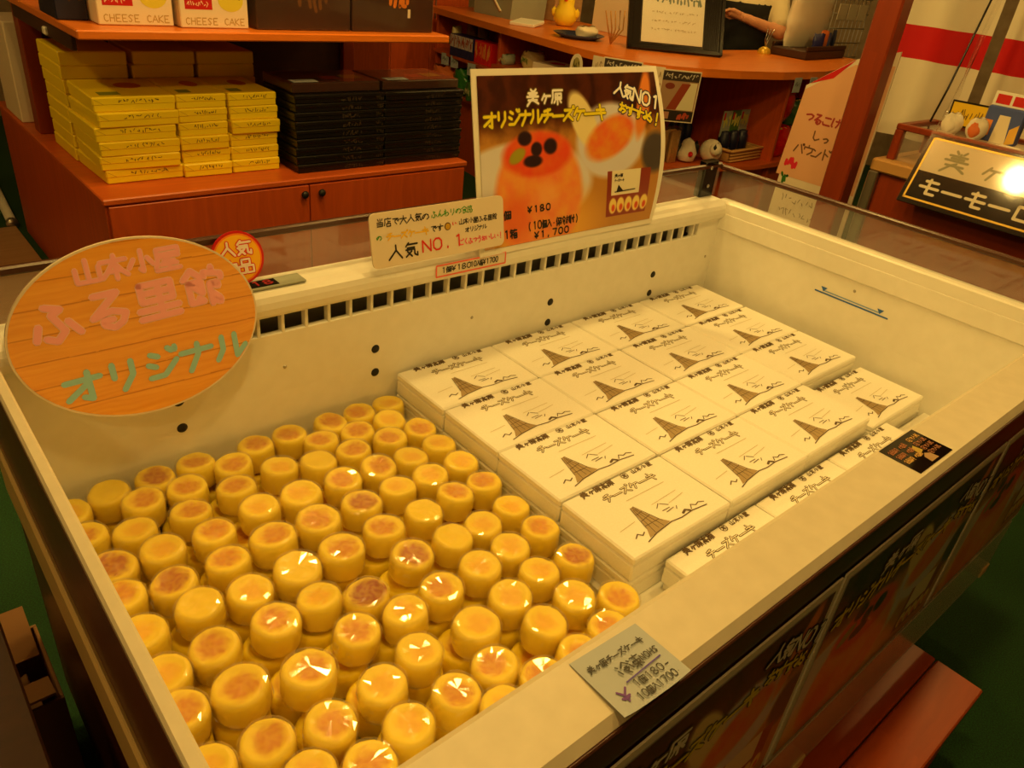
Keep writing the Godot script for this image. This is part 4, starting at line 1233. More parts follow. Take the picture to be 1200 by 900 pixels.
	s = begin()
	box(s, Vector3(-0.13, 0, -0.20), Vector3(0.13, 0.24, 0.20), 0.004)
	commit("carton", s, M("card_cream"), q)
	q = thing("toy_chick", "yellow toy chick standing on the counter top", "toy", Vector3(3.86, 1.0, -3.94), "", -0.9)
	s = begin()
	lathe(s, [[0.0, 0.0], [0.05, 0.004], [0.075, 0.04], [0.07, 0.09], [0.05, 0.12], [0.052, 0.145], [0.05, 0.175], [0.03, 0.20], [0.0, 0.207]], 20, Vector3.ZERO)
	commit("body", s, M("chick_yellow"), q)
	s = begin()
	lathe(s, [[0.016, 0.0], [0.010, 0.012], [0.0, 0.022]], 10, Vector3.ZERO)
	inst("beak", mesh_of(s), M("orange"), q, Transform3D(Basis(Vector3.RIGHT, PI / 2), Vector3(0, 0.158, 0.047)))
	for sx in [-1.0, 1.0]:
		s = begin()
		lathe(s, [[0.0, -0.007], [0.006, -0.003], [0.006, 0.003], [0.0, 0.007]], 8, Vector3(sx * 0.022, 0.175, 0.044))
		commit("eye", s, M("black_mat"), q)
		s = begin()
		lathe(s, [[0.0, -0.03], [0.014, -0.01], [0.016, 0.015], [0.0, 0.035]], 10, Vector3(sx * 0.076, 0.075, 0.0))
		commit("wing", s, M("chick_yellow"), q)
	q = thing("paper_stack", "pale paper bag lying on the counter beside the chick", "paper", Vector3(3.50, 1.0, -3.90), "", 0.5)
	s = begin()
	box(s, Vector3(-0.10, 0, -0.08), Vector3(0.10, 0.02, 0.08), 0.004, Transform3D(Basis(Vector3.BACK, 0.06), Vector3(0, 0.006, 0)))
	commit("bag", s, M("paper"), q)
	q = thing("blue_dish", "shallow dark blue dish with paper on the counter top", "dish", Vector3(3.46, 1.0, -3.40))
	s = begin()
	lathe(s, [[0.0, 0.004], [0.09, 0.006], [0.145, 0.026], [0.15, 0.024], [0.10, 0.0], [0.0, 0.0]], 28, Vector3.ZERO)
	commit("plate", s, M("blue_dish"), q)
	q = thing("crumpled_paper", "crumpled cream paper lying in the blue dish", "paper", Vector3(3.50, 1.006, -3.38))
	bag(q, Vector3.ZERO, Vector3(0.14, 0.06, 0.12), "card_cream", 12, "paper")
	q = thing("dried_twigs", "small bunch of pale twigs beside the framed notice", "twigs", Vector3(3.52, 1.0, -3.20))
	for k in 5:
		s = begin()
		tube(s, [Vector3(0, 0, 0), Vector3(0.02 * (k - 2), 0.08, 0.01 * k), Vector3(0.05 * (k - 2), 0.17, 0.02 - 0.01 * k)], 0.004, 6)
		commit("twig", s, M("basket"), q)
	# framed notice board
	q = thing("notice_board", "dark framed notice with a cream handwritten sheet leaning on the counter", "notice board", Vector3(3.69, 1.004, -2.87), "", deg_to_rad(-33.0))
	var lean := Transform3D(Basis(Vector3.RIGHT, deg_to_rad(-24.0)), Vector3.ZERO)
	s = begin()
	box(s, Vector3(-0.275, 0.005, -0.02), Vector3(0.275, 0.40, 0.0), 0.003, lean)
	commit("board", s, M("dark_frame"), q)
	s = begin()
	for e in [[-0.275, 0.005, 0.275, 0.025], [-0.275, 0.38, 0.275, 0.40], [-0.275, 0.005, -0.25, 0.40], [0.255, 0.005, 0.275, 0.40]]:
		box(s, Vector3(e[0], e[1], -0.004), Vector3(e[2], e[3], 0.008), 0.002, lean)
	commit("frame", s, M("dark_frame"), q)
	for k in 9:
		s = begin()
		box(s, Vector3(0.165 + k * 0.0095, 0.03, 0.0), Vector3(0.170 + k * 0.0095, 0.375, 0.004), 0.001, lean)
		commit("slat", s, M("dark_frame"), q)
	s = begin()
	box(s, Vector3(-0.20, 0.045, 0.0), Vector3(0.155, 0.375, 0.003), 0.0, lean)
	commit("notice_sheet", s, M("paper"), q)
	s = begin()
	box(s, Vector3(-0.21, 0.035, 0.0052), Vector3(0.16, 0.38, 0.0062), 0.0, lean)
	commit("clear_cover", s, M("laminate"), q)
	var si := ink()
	marks(si, -0.13, 0.25, 0.27, 0.05, Color(0.48, 0.54, 0.52), 0, 4, 0.009, 14)
	for k in 3: marks(si, -0.15, 0.20 - k * 0.045, 0.27, 0.012, Color(0.70, 0.62, 0.48), 0, 14 + k, 0.003, 14)
	lettering(si, q, lean * Transform3D(Basis(), Vector3(0, 0, 0.0036)), "handwriting")
	# small things hanging on the counter edge
	for e in [["small picture poster hanging from the counter edge behind the big cheesecake poster", Vector3(3.050, 0.755, -2.80), -62.0], ["small picture poster with an ice cream cone hanging from the rounded counter corner", Vector3(3.205, 0.740, -2.545), -35.0]]:
		q = thing("hanging_poster", e[0], "poster", Vector3.ZERO, "small posters on the counter edge")
		s = begin()
		box(s, Vector3(0, 0, 0), Vector3(0.20, 0.245, 0.003), 0.001)
		commit("card", s, M("card_cream"), q)
		si = ink()
		fill(si, rect(0.006, 0.006, 0.188, 0.233), Color(0.66, 0.52, 0.40), 0)
		fill(si, rect(0.006, 0.195, 0.188, 0.044), Color(0.22, 0.18, 0.16), 0.0003)
		marks(si, 0.015, 0.203, 0.17, 0.026, Color(0.80, 0.76, 0.68), 0.0006, 6, 0.004, 12)
		fill(si, PackedVector2Array([Vector2(0.08, 0.06), Vector2(0.188, 0.06), Vector2(0.188, 0.19), Vector2(0.15, 0.19)]), Color(0.88, 0.84, 0.70), 0.0004)
		fill(si, PackedVector2Array([Vector2(0.05, 0.06), Vector2(0.10, 0.06), Vector2(0.155, 0.185), Vector2(0.11, 0.185)]), Color(0.58, 0.22, 0.12), 0.0006)
		var el := PackedVector2Array()
		for v in ellipse(0.05, 0.03, 16): el.append(v + Vector2(0.05, 0.17))
		fill(si, el, Color(0.50, 0.20, 0.14), 0.0006)
		fill(si, rect(0.006, 0.006, 0.188, 0.05), Color(0.16, 0.12, 0.11), 0.0005)
		marks(si, 0.11, 0.016, 0.07, 0.03, Color(0.72, 0.28, 0.18), 0.0008, 9, 0.010, 5)
		fill(si, rect(0.02, 0.014, 0.05, 0.034), Color(0.70, 0.50, 0.40), 0.0008)
		lettering(si, q, Transform3D(Basis(), Vector3(0, 0, 0.0034)), "picture")
		q.transform = Transform3D(Basis(Vector3.UP, deg_to_rad(e[2])), e[1])
	for e in [["cream price card on the counter edge beside the round paper label", Vector3(3.078, 0.915, -2.90), -82.0], ["cream price card on the counter edge between the small posters", Vector3(3.135, 0.915, -2.64), -48.0]]:
		q = thing("edge_card", e[0], "card", Vector3.ZERO, "price cards on the counter corner")
		s = begin()
		box(s, Vector3(0, 0, 0), Vector3(0.13, 0.075, 0.002), 0.0005)
		commit("card", s, M("card_cream"), q)
		si = ink()
		marks(si, 0.015, 0.02, 0.10, 0.035, Color(0.62, 0.52, 0.36), 0, 9, 0.003, 8)
		lettering(si, q, Transform3D(Basis(), Vector3(0, 0, 0.0025)), "handwriting")
		q.transform = Transform3D(Basis(Vector3.UP, deg_to_rad(e[2])), e[1])
	q = thing("oval_label", "small oval cream paper label hanging at the counter corner", "label")
	s = begin()
	prism(s, ellipse(0.075, 0.125, 24), 0.003)
	commit("card", s, M("card_cream"), q)
	si = ink()
	fill(si, ellipse(0.045, 0.09, 20), Color(0.62, 0.58, 0.34), 0)
	marks(si, -0.016, -0.035, 0.032, 0.07, Color(0.25, 0.20, 0.10), 0.0004, 2, 0.004, 5)
	lettering(si, q, Transform3D(Basis(), Vector3(0, 0, 0.0034)), "writing")
	q.transform = Transform3D(Basis(Vector3.UP, deg_to_rad(-75.0)), Vector3(3.086, 0.915, -3.02))
	# lower shelf goods near the corner
	for k in 4:
		q = thing("biscuit_pack", "clear bundle of stick biscuits in the row on the lower counter shelf", "biscuits", Vector3(3.22 + k * 0.078, 0.499, -2.66 + k * 0.018), "biscuit bundles on the lower shelf")
		for j in 4:
			for i in 2:
				s = begin()
				lathe(s, [[0.0, 0.0], [0.010, 0.002], [0.010, 0.165], [0.0, 0.17]], 8, Vector3(-0.024 + j * 0.016, 0, i * 0.03))
				commit("stick", s, M("basket"), q)
		s = begin()
		box(s, Vector3(-0.036, 0, -0.014), Vector3(0.036, 0.185, 0.044), 0.006)
		commit("wrapper", s, M("laminate"), q)
	q = thing("toy_bird", "small white toy bird with red beak on the lower counter shelf", "toy", Vector3(3.56, 0.499, -2.56), "", -0.5)
	s = begin()
	lathe(s, [[0.0, 0.0], [0.045, 0.01], [0.055, 0.05], [0.04, 0.085], [0.03, 0.11], [0.0, 0.13]], 18, Vector3.ZERO)
	commit("body", s, M("cloth_white"), q)
	s = begin()
	lathe(s, [[0.016, 0.0], [0.008, 0.015], [0.0, 0.026]], 8, Vector3.ZERO)
	inst("beak", mesh_of(s), M("red"), q, Transform3D(Basis(Vector3.RIGHT, PI / 2), Vector3(0, 0.05, 0.05)))
	for sx in [-1.0, 1.0]:
		s = begin()
		lathe(s, [[0.0, -0.05], [0.018, -0.02], [0.02, 0.02], [0.0, 0.05]], 10, Vector3(sx * 0.052, 0.065, -0.01))
		commit("wing", s, M("black_mat"), q)
	q = thing("toy_sheep", "round cream plush sheep on the lower counter shelf", "toy", Vector3(3.695, 0.507, -2.50), "", 0.4)
	for e in [[Vector3(0, 0.055, 0), 0.062, "body"], [Vector3(-0.05, 0.075, 0.035), 0.034, "head"]]:
		s = begin()
		var prof := []
		for k in 9: prof.append([e[1] * sin(PI * k / 8.0), e[1] * cos(PI * k / 8.0)])
		lathe(s, prof, 16, e[0])
		commit(e[2], s, M("cloth_white"), q)
	for sx in [-1.0, 1.0]:
		s = begin()
		lathe(s, [[0.0, -0.02], [0.010, 0.0], [0.0, 0.02]], 8, Vector3(-0.05 + sx * 0.03, 0.09, 0.035))
		commit("ear", s, M("black_mat"), q)
	q = thing("wicker_basket", "shallow tan wicker basket holding blue jars on the lower shelf", "basket", Vector3(3.95, 0.500, -2.53))
	s = begin()
	for e in [[-0.15, -0.09, 0.15, -0.08], [-0.15, 0.08, 0.15, 0.09], [-0.15, -0.09, -0.14, 0.09], [0.14, -0.09, 0.15, 0.09]]:
		box(s, Vector3(e[0], 0.01, e[1]), Vector3(e[2], 0.062, e[3]), 0.003)
	box(s, Vector3(-0.15, 0.0, -0.09), Vector3(0.15, 0.012, 0.09), 0.003)
	commit("woven_wall", s, M("basket"), q)
	s = begin()
	for k in 4: tube(s, [Vector3(-0.152, 0.008 + k * 0.017, 0.092), Vector3(0.152, 0.008 + k * 0.017, 0.092)], 0.006, 6)
	tube(s, [Vector3(-0.158, 0.064, 0.095), Vector3(0.158, 0.064, 0.095), Vector3(0.158, 0.064, -0.095), Vector3(-0.158, 0.064, -0.095), Vector3(-0.158, 0.064, 0.095)], 0.009, 6)
	commit("woven_rim", s, M("basket"), q)
	for k in 3:
		q = thing("blue_jar", "dark blue jar with printed card standing in the wicker basket", "jar", Vector3(3.87 + k * 0.085, 0.513, -2.55), "blue jars in the wicker basket")
		s = begin()
		lathe(s, [[0.0, 0.0], [0.036, 0.002], [0.036, 0.10], [0.028, 0.115], [0.028, 0.13], [0.0, 0.132]], 16, Vector3.ZERO)
		commit("glass", s, M("navy"), q)
		s = begin()
		box(s, Vector3(-0.042, 0.10, -0.012), Vector3(0.042, 0.24, -0.008), 0.001)
		commit("card", s, M("pack_3") if k == 1 else M("grey_plastic"), q)
		si = ink()
		marks(si, -0.035, 0.15, 0.07, 0.07, Color(0.80, 0.78, 0.40), 0, k + 2, 0.01, 6)
		fill(si, rect(-0.036, 0.19, 0.016, 0.04), Color(0.75, 0.10, 0.08), 0.0005)
		lettering(si, q, Transform3D(Basis(), Vector3(0, 0, -0.0074)), "picture")
	for k in 3:
		q = thing("dark_bottle", "dark wrapped bottle standing behind the toy bird", "bottle", Vector3(3.60 + k * 0.07, 0.499, -2.72), "dark bottles on the lower shelf")
		s = begin()
		lathe(s, [[0.0, 0.0], [0.03, 0.002], [0.03, 0.14], [0.012, 0.18], [0.012, 0.22], [0.0, 0.222]], 14, Vector3.ZERO)
		commit("glass", s, M("navy"), q)
	# red foil bags next to the divider
	var bags := [[4.26, 0.69, -2.50, 0.24, 0.22, "red_foil", "large red foil bag above the other bags beside the counter divider"], [4.27, 0.499, -2.46, 0.20, 0.17, "red_foil", "red foil bag at the bottom beside the counter divider"], [4.46, 0.499, -2.50, 0.16, 0.14, "card_cream", "cream foil bag at the bottom beside the red bags"], [4.47, 0.655, -2.52, 0.18, 0.15, "pack_3", "yellow-green foil bag between the red bags"], [4.56, 0.815, -2.50, 0.20, 0.13, "red_foil", "red foil bag resting on the yellow-green bag"]]
	for e in bags:
		q = thing("foil_bag", e[6], "bag", Vector3(e[0], e[1], e[2]))
		bag(q, Vector3.ZERO, Vector3(e[3], e[4], 0.15), e[5], int(e[0] * 100.0), "pouch")
		s = begin()
		tube(s, [Vector3(-e[3] * 0.3, e[4] * 0.92, 0.02), Vector3(0, e[4] * 0.98, 0.03), Vector3(e[3] * 0.3, e[4] * 0.92, 0.02)], 0.008, 6)
		commit("seal", s, M("gold"), q)
	# till tray, glass dome and bags at the far end of the counter
	q = thing("display_tray", "long low dark wooden tray on the counter before the person", "tray", Vector3(4.93, 1.0, -2.78), "", 0.12)
	s = begin()
	box(s, Vector3(-0.30, 0, -0.12), Vector3(0.30, 0.05, 0.12), 0.006)
	commit("tray_base", s, M("wood_dark"), q)
	s = begin()
	for z in [-0.12, 0.105]: box(s, Vector3(-0.30, 0.05, z), Vector3(0.30, 0.075, z + 0.015), 0.004)
	commit("tray_lip", s, M("wood_dark"), q)
	q = thing("clear_bag", "large crumpled clear bag with sweets standing on the dark tray", "bag", Vector3(4.92, 1.0505, -2.83))
	bag(q, Vector3.ZERO, Vector3(0.46, 0.36, 0.13), "cloth_white", 91, "bag_body")
	for k in 4:
		q = thing("sweets_packet", "small colourful sweets packet in front of the clear bag on the tray", "packet", Vector3(4.90 + k * 0.07, 1.0505, -2.715 - k * 0.006), "sweets packets on the dark tray", 0.5 * (k - 1.5))
		bag(q, Vector3.ZERO, Vector3(0.07, 0.09 + 0.02 * (k % 2), 0.025), ["pack_0", "pack_4", "pack_5", "navy"][k], 30 + k, "pouch")
	q = thing("glass_bell", "small gold counter bell with wire handle on the counter", "bell", Vector3(4.55, 1.0, -2.86))
	s = begin()
	lathe(s, [[0.04, 0.0], [0.042, 0.01], [0.032, 0.03], [0.012, 0.042], [0.0, 0.044]], 18, Vector3.ZERO)
	commit("dome", s, M("gold"), q)
	s = begin()
	for k in 3: tube(s, [Vector3(0.0, 0.04, 0.0), Vector3(0.02 * (k - 1), 0.08, 0.0), Vector3(0.035 * (k - 1) + 0.02, 0.14, 0.0)], 0.003, 6)
	commit("wire_handle", s, M("metal"), q)
	# wire grid stand at the end of the counter
	q = thing("wire_rack", "white wire grid rack with cards beside the wooden pillar", "rack", Vector3(5.75, 0, -3.0))
	for k in 9:
		s = begin()
		tube(s, [Vector3(-0.24 + k * 0.06, 0.0, 0), Vector3(-0.24 + k * 0.06, 1.75, 0)], 0.004, 6)
		commit("upright_wire", s, M("metal"), q)
	for k in 18:
		s = begin()
		tube(s, [Vector3(-0.25, 0.1 + k * 0.095, 0.004), Vector3(0.25, 0.1 + k * 0.095, 0.004)], 0.004, 6)
		commit("cross_wire", s, M("metal"), q)
	for k in 3:
		s = begin()
		box(s, Vector3(-0.2 + k * 0.14, 1.20, 0.01), Vector3(-0.08 + k * 0.14, 1.30, 0.014), 0.001)
		commit("card", s, M("card_cream"), q)

func tag_card(label: String, at: Vector3, turn: float, m: String) -> void:
	var q := thing("price_tag", label, "price tag", at, "", turn)
	var s := begin()
	box(s, Vector3(-0.035, -0.045, 0), Vector3(0.035, 0.03, 0.0015), 0.0004)
	commit("card", s, M(m), q)
	var si := ink()
	marks(si, -0.025, -0.02, 0.05, 0.03, Color(0.35, 0.38, 0.42), 0, 3, 0.003, 6)
	if label.contains("red mark"): fill(si, rect(0.0, -0.02, 0.02, 0.035), Color(0.80, 0.10, 0.10), 0.0006)
	lettering(si, q, Transform3D(Basis(), Vector3(0, 0, 0.0019)), "handwriting")

# ---------------------------------------------------------------- right side: paper sign, showcase, curtain
func build_right_side() -> void:
	var t := thing("paper_sign", "tall cream and pink paper sign with handwriting behind the wooden pillar", "sign")
	var s := begin()
	prism(s, PackedVector2Array([Vector2(0, 0), Vector2(0.36, 0), Vector2(0.36, 1.25), Vector2(0.205, 1.20), Vector2(0.03, 1.075)]), 0.006)
	commit("board", s, M("card_cream"), t)
	var si := ink()
	fill(si, PackedVector2Array([Vector2(0.004, 0.72), Vector2(0.356, 0.72), Vector2(0.356, 1.20), Vector2(0.205, 1.18), Vector2(0.03, 1.06)]), Color(0.90, 0.68, 0.52), 0)
	fill(si, PackedVector2Array([Vector2(0.045, 1.085), Vector2(0.135, 1.12), Vector2(0.205, 1.198)]), Color(0.80, 0.05, 0.06), 0.0005)
	write(si, "つるこけも", 0.065, 0.945, 0.040, 0.007, Color(0.66, 0.20, 0.20), 0.0006, 0.98)
	write(si, "しっ", 0.115, 0.88, 0.038, 0.006, Color(0.45, 0.30, 0.20), 0.0006, 1.05)
	write(si, "パウンド", 0.055, 0.82, 0.040, 0.006, Color(0.45, 0.30, 0.20), 0.0006, 1.0)
	marks(si, 0.03, 0.755, 0.06, 0.04, Color(0.86, 0.14, 0.24), 0.0006, 3, 0.012, 4)
	marks(si, 0.03, 0.69, 0.03, 0.04, Color(0.20, 0.46, 0.14), 0.0006, 5, 0.010, 4)
	for k in 5: marks(si, 0.05, 0.62 - k * 0.055, 0.18, 0.03, Color(0.52, 0.44, 0.28), 0.0006, 20 + k, 0.003, 9)
	lettering(si, t, Transform3D(Basis(), Vector3(0, 0, 0.0066)))
	t.transform = Transform3D(Basis(Vector3.UP, -PI / 2), Vector3(3.02, 0.0, -1.70))
	# showcase
	t = thing("showcase", "reddish wooden showcase with glass top case and grey corner post", "showcase", Vector3(3.25, 0, -0.3))
	bpart("cabinet", Vector3(2.905, 0.0, -1.225), Vector3(3.62, 0.86, 0.62), "wood_pillar", t)
	bpart("corner_post", Vector3(2.885, 0.0, -1.262), Vector3(2.925, 0.86, -1.225), "metal", t, 0.004, "grey metal corner post")
	bpart("slab", Vector3(2.885, 0.86, -1.262), Vector3(3.64, 0.905, 0.64), "basket", t, 0.006)
	for e in [[2.93, -1.235], [3.20, -1.235], [2.93, 0.55], [3.20, 0.55]]: bpart("case_post", Vector3(e[0], 0.905, e[1]), Vector3(e[0] + 0.03, 1.01, e[1] + 0.03), "wood_pillar", t)
	bpart("case_rail", Vector3(2.93, 1.01, -1.235), Vector3(2.96, 1.03, 0.58), "wood_pillar", t)
	bpart("case_rail", Vector3(3.20, 1.01, -1.235), Vector3(3.23, 1.03, 0.58), "wood_pillar", t)
	bpart("case_rail", Vector3(2.96, 1.01, -1.235), Vector3(3.20, 1.03, -1.205), "wood_pillar", t)
	bpart("case_glass", Vector3(2.944, 0.905, -1.205), Vector3(2.948, 1.01, 0.55), "guard_glass", t, 0.0)
	bpart("case_glass", Vector3(2.96, 0.905, -1.222), Vector3(3.20, 1.01, -1.218), "guard_glass", t, 0.0)
	bpart("case_glass", Vector3(2.96, 1.018, -1.205), Vector3(3.20, 1.022, 0.55), "guard_glass", t, 0.0)
	# black and gold sign
	t = thing("black_sign", "glossy black and cream sign with gold frame leaning on the showcase", "sign")
	s = begin()
	box(s, Vector3(0, 0, -0.008), Vector3(0.95, 0.245, 0.0), 0.002)
	commit("panel", s, M("gloss_black"), t)
	s = begin()
	for e in [[0.014, 0.016, 0.94, 0.023], [0.014, 0.016, 0.021, 0.235], [0.014, 0.228, 0.94, 0.235]]: box(s, Vector3(e[0], e[1], 0.0), Vector3(e[2], e[3], 0.0018), 0.0005)
	commit("gold_frame", s, M("gold"), t)
	s = begin()
	box(s, Vector3(0.021, 0.118, 0.0), Vector3(0.94, 0.228, 0.0012), 0.0)
	commit("cream_field", s, M("gloss_cream"), t)
	si = ink()
	write(si, "美ヶ原", 0.085, 0.132, 0.075, 0.008, Color(0.58, 0.56, 0.42), 0.0018, 1.55)
	write(si, "高原", 0.44, 0.132, 0.075, 0.008, Color(0.58, 0.56, 0.42), 0.0018, 1.55)
	write(si, "モーモーロード", 0.052, 0.040, 0.062, 0.0095, Color(0.93, 0.88, 0.76), 0.0012, 1.25)
	lettering(si, t)
	s = begin()
	box(s, Vector3(0.0, 0.0, 0.004), Vector3(0.95, 0.26, 0.0052), 0.0)
	commit("clear_cover", s, M("laminate"), t)
	t.transform = Transform3D(Basis(Vector3.UP, -PI / 2) * Basis(Vector3.RIGHT, deg_to_rad(-25.0)), Vector3(2.82, 0.802, -1.105))
	# curtain of striped cloth
	var cw := [[-1.62, -1.205, "striped white and red cloth panel beside the pillar"], [-1.165, -0.86, "striped white and red cloth panel above the blue package"]]
	for e in cw:
		var q := thing("cloth_panel", e[2], "curtain", Vector3(3.42, 0, (e[0] + e[1]) / 2), "striped cloth panels")
		var bands := [[0.908, 1.205, "cloth_white", "lower_cloth"], [1.205, 1.325, "cloth_red", "red_band"], [1.325, 2.3, "cloth_white", "upper_cloth"]]
		for b in bands:
			s = begin()
			s.set_smooth_group(0)
			for i in 20:
				for u in [[0, 0], [0, 1], [1, 1], [0, 0], [1, 1], [1, 0]]:
					var f := float(i + u[0]) / 20.0
					var z: float = lerpf(e[0], e[1], f) - (e[0] + e[1]) / 2
					s.add_vertex(Vector3(0.014 * sin(f * TAU * 2.4 + 1.0), b[0] if u[1] == 0 else b[1], z))
			commit(b[3], s, M(b[2]), q)
		s = begin()
		tube(s, [Vector3(0, 2.3, -(e[1] - e[0]) / 2 - 0.02), Vector3(0, 2.3, (e[1] - e[0]) / 2 + 0.02)], 0.012)
		commit("rod", s, M("metal"), q)
	t = thing("clear_tube", "bent clear plastic strip hanging in the gap between the cloth panels", "strip", Vector3(3.3, 0.905, -1.16))
	s = begin()
	tube(s, [Vector3(-0.24, 0.12, 0.02), Vector3(-0.16, 0.22, 0.01), Vector3(-0.08, 0.40, -0.01), Vector3(0.0, 0.60, -0.02), Vector3(0.04, 0.8, -0.02)], 0.010, 6)
	commit("strip", s, M("laminate"), t)
	s = begin()
	tube(s, [Vector3(-0.16, 0.115, -0.05), Vector3(-0.13, 0.24, -0.04), Vector3(0.02, 0.8, -0.03)], 0.004, 6)
	commit("cord", s, M("dark_frame"), t)
	# things on the showcase
	t = thing("yellow_card", "yellow price card standing behind the black sign on the showcase", "card", Vector3(3.07, 1.0225, -1.12), "", -PI / 2 + 0.1)
	s = begin()
	box(s, Vector3(-0.01, 0.02, -0.004), Vector3(0.125, 0.105, 0.0), 0.001)
	commit("card", s, M("dark_frame"), t)
	si = ink()
	fill(si, rect(-0.004, 0.026, 0.123, 0.073), Color(0.90, 0.74, 0.10), 0.0006)
	marks(si, 0.015, 0.04, 0.09, 0.04, Color(0.45, 0.34, 0.06), 0.001, 3, 0.003, 8)
	lettering(si, t)
	s = begin()
	for x in [0.01, 0.10]: box(s, Vector3(x, 0.0, -0.004), Vector3(x + 0.012, 0.03, 0.0), 0.001)
	commit("foot", s, M("dark_frame"), t)
	for e in [[3.00, -1.08, "cream", "cloth_white", "cream food sample standing next to the orange food sample"], [3.01, -1.00, "orange", "pack_4", "orange and cream food sample on the showcase glass"]]:
		t = thing("food_sample", e[4], "food", Vector3(e[0], 1.0225, e[1]))
		bag(t, Vector3.ZERO, Vector3(0.05, 0.07, 0.07), "cloth_white", 8, "bread")
		bag(t, Vector3(-0.008, 0.008, 0), Vector3(0.042, 0.05, 0.05), e[3], 9, "filling")
	t = thing("blue_package", "blue package with a red and white header on the showcase", "package", Vector3(3.06, 1.0225, -0.94), "", -PI / 2)
	s = begin()
	box(s, Vector3(-0.06, 0, -0.02), Vector3(0.06, 0.115, 0.02), 0.004)
	commit("pack", s, M("pack_5"), t)
	s = begin()
	box(s, Vector3(-0.06, 0.115, -0.003), Vector3(0.06, 0.16, 0.003), 0.001)
	commit("header", s, M("paper"), t)
	si = ink()
	fill(si, rect(-0.05, 0.122, 0.045, 0.03), Color(0.82, 0.12, 0.08), -0.0165)
	fill(si, rect(0.004, 0.122, 0.045, 0.03), Color(0.82, 0.12, 0.08), -0.0165)
	fill(si, PackedVector2Array([Vector2(-0.02, 0.0), Vector2(0.03, 0.0), Vector2(0.02, 0.09), Vector2(-0.015, 0.09)]), Color(0.92, 0.86, 0.74), 0.0005)
	fill(si, PackedVector2Array([Vector2(-0.055, 0.02), Vector2(-0.03, 0.02), Vector2(-0.03, 0.07), Vector2(-0.055, 0.07)]), Color(0.92, 0.56, 0.24), 0.0005)
	fill(si, PackedVector2Array([Vector2(0.03, 0.0), Vector2(0.058, 0.01), Vector2(0.055, 0.07), Vector2(0.03, 0.05)]), Color(0.90, 0.70, 0.28), 0.0005)
	lettering(si, t, Transform3D(Basis(), Vector3(0, 0, 0.0203)), "print")
	t = thing("white_labels", "small pile of white price labels on the showcase glass", "labels", Vector3(2.99, 1.0225, -0.88))
	for k in 4:
		s = begin()
		box(s, Vector3(-0.03, 0.0012 * k, -0.03), Vector3(0.03, 0.0012 * k + 0.001, 0.03), 0.0, Transform3D(Basis(Vector3.UP, 0.5 * k), Vector3.ZERO))
		commit("label_sheet", s, M("paper"), t)

# ---------------------------------------------------------------- things on the floor
func build_floor_things() -> void:
	var t := thing("step_bench", "low orange-brown wooden step bench on the green carpet before the freezer", "bench", Vector3(0.9, 0, -0.175))
	bpart("board", Vector3(0.25, 0.195, -0.278), Vector3(1.525, 0.22, -0.181), "wood_bench", t, 0.003)
	bpart("board", Vector3(0.25, 0.195, -0.178), Vector3(1.525, 0.22, -0.082), "wood_bench", t, 0.003)
	for x in [0.29, 1.44]:
		for z in [-0.265, -0.135]: bpart("leg", Vector3(x, 0.0, z), Vector3(x + 0.045, 0.195, z + 0.045), "wood_y", t)
	bpart("apron", Vector3(0.27, 0.15, -0.105), Vector3(1.505, 0.195, -0.09), "wood_y", t)
	t = thing("open_carton", "open tan cardboard carton on the floor beside the freezer's brown side", "carton", Vector3(0.01, 0, -1.19))
	for e in [[-0.12, 0.0, -0.10, 0.056, 0.25, -0.094], [-0.12, 0.0, 0.094, 0.056, 0.25, 0.10], [-0.12, 0.0, -0.094, -0.114, 0.25, 0.094], [0.050, 0.0, -0.094, 0.056, 0.25, 0.094], [-0.12, 0.0, -0.10, 0.056, 0.006, 0.10]]:
		bpart("carton_wall", Vector3(e[0], e[1], e[2]) + t.position, Vector3(e[3], e[4], e[5]) + t.position, "cardboard", t, 0.001)
	for k in 2:
		var s := begin()
		box(s, Vector3(-0.075, 0, -0.05), Vector3(0.075, 0.004, 0.05), 0.0, Transform3D(Basis(Vector3.RIGHT, 0.5 - 1.0 * k), Vector3(-0.03, 0.262, -0.075 + 0.15 * k)))
		commit("flap", s, M("cardboard"), t)
	t = thing("folded_paper", "folded tan paper lying in the open carton", "paper", Vector3(-0.015, 0.16, -1.20))
	for k in 3:
		var s := begin()
		box(s, Vector3(-0.06, 0, -0.04), Vector3(0.05, 0.004, 0.04), 0.0, Transform3D(Basis(Vector3.BACK, 0.5 - 0.35 * k), Vector3(0.0, 0.02 * k, 0.03 * k)))
		commit("sheet", s, M("card_cream") if k == 1 else M("cardboard"), t)
	t = thing("dark_stand", "dark brown wooden stand beside the open carton", "stand", Vector3(-0.26, 0, -0.95))
	bpart("stand_top", Vector3(-0.50, 0.56, -1.06), Vector3(0.012, 0.59, -0.2), "wood_dark", t)
	bpart("side_board", Vector3(-0.005, 0.0, -1.05), Vector3(0.010, 0.56, -0.22), "wood_dark", t)
	for e in [[-0.49, -1.05], [-0.49, -0.26]]: bpart("leg", Vector3(e[0], 0, e[1]), Vector3(e[0] + 0.04, 0.56, e[1] + 0.04), "wood_dark", t)
	t = thing("white_pole", "white plastic pole lying on the carpet beside the shelf unit", "pole", Vector3(0.60, 0, -4.5))
	var s := begin()
	tube(s, [Vector3(0.05, 0.022, -0.6), Vector3(-0.01, 0.022, 0.26)], 0.022, 10)
	commit("shaft", s, M("paper"), t)
	s = begin()
	tube(s, [Vector3(-0.01, 0.022, 0.255), Vector3(-0.012, 0.022, 0.28)], 0.027, 10)
	commit("end_cap", s, M("metal"), t)

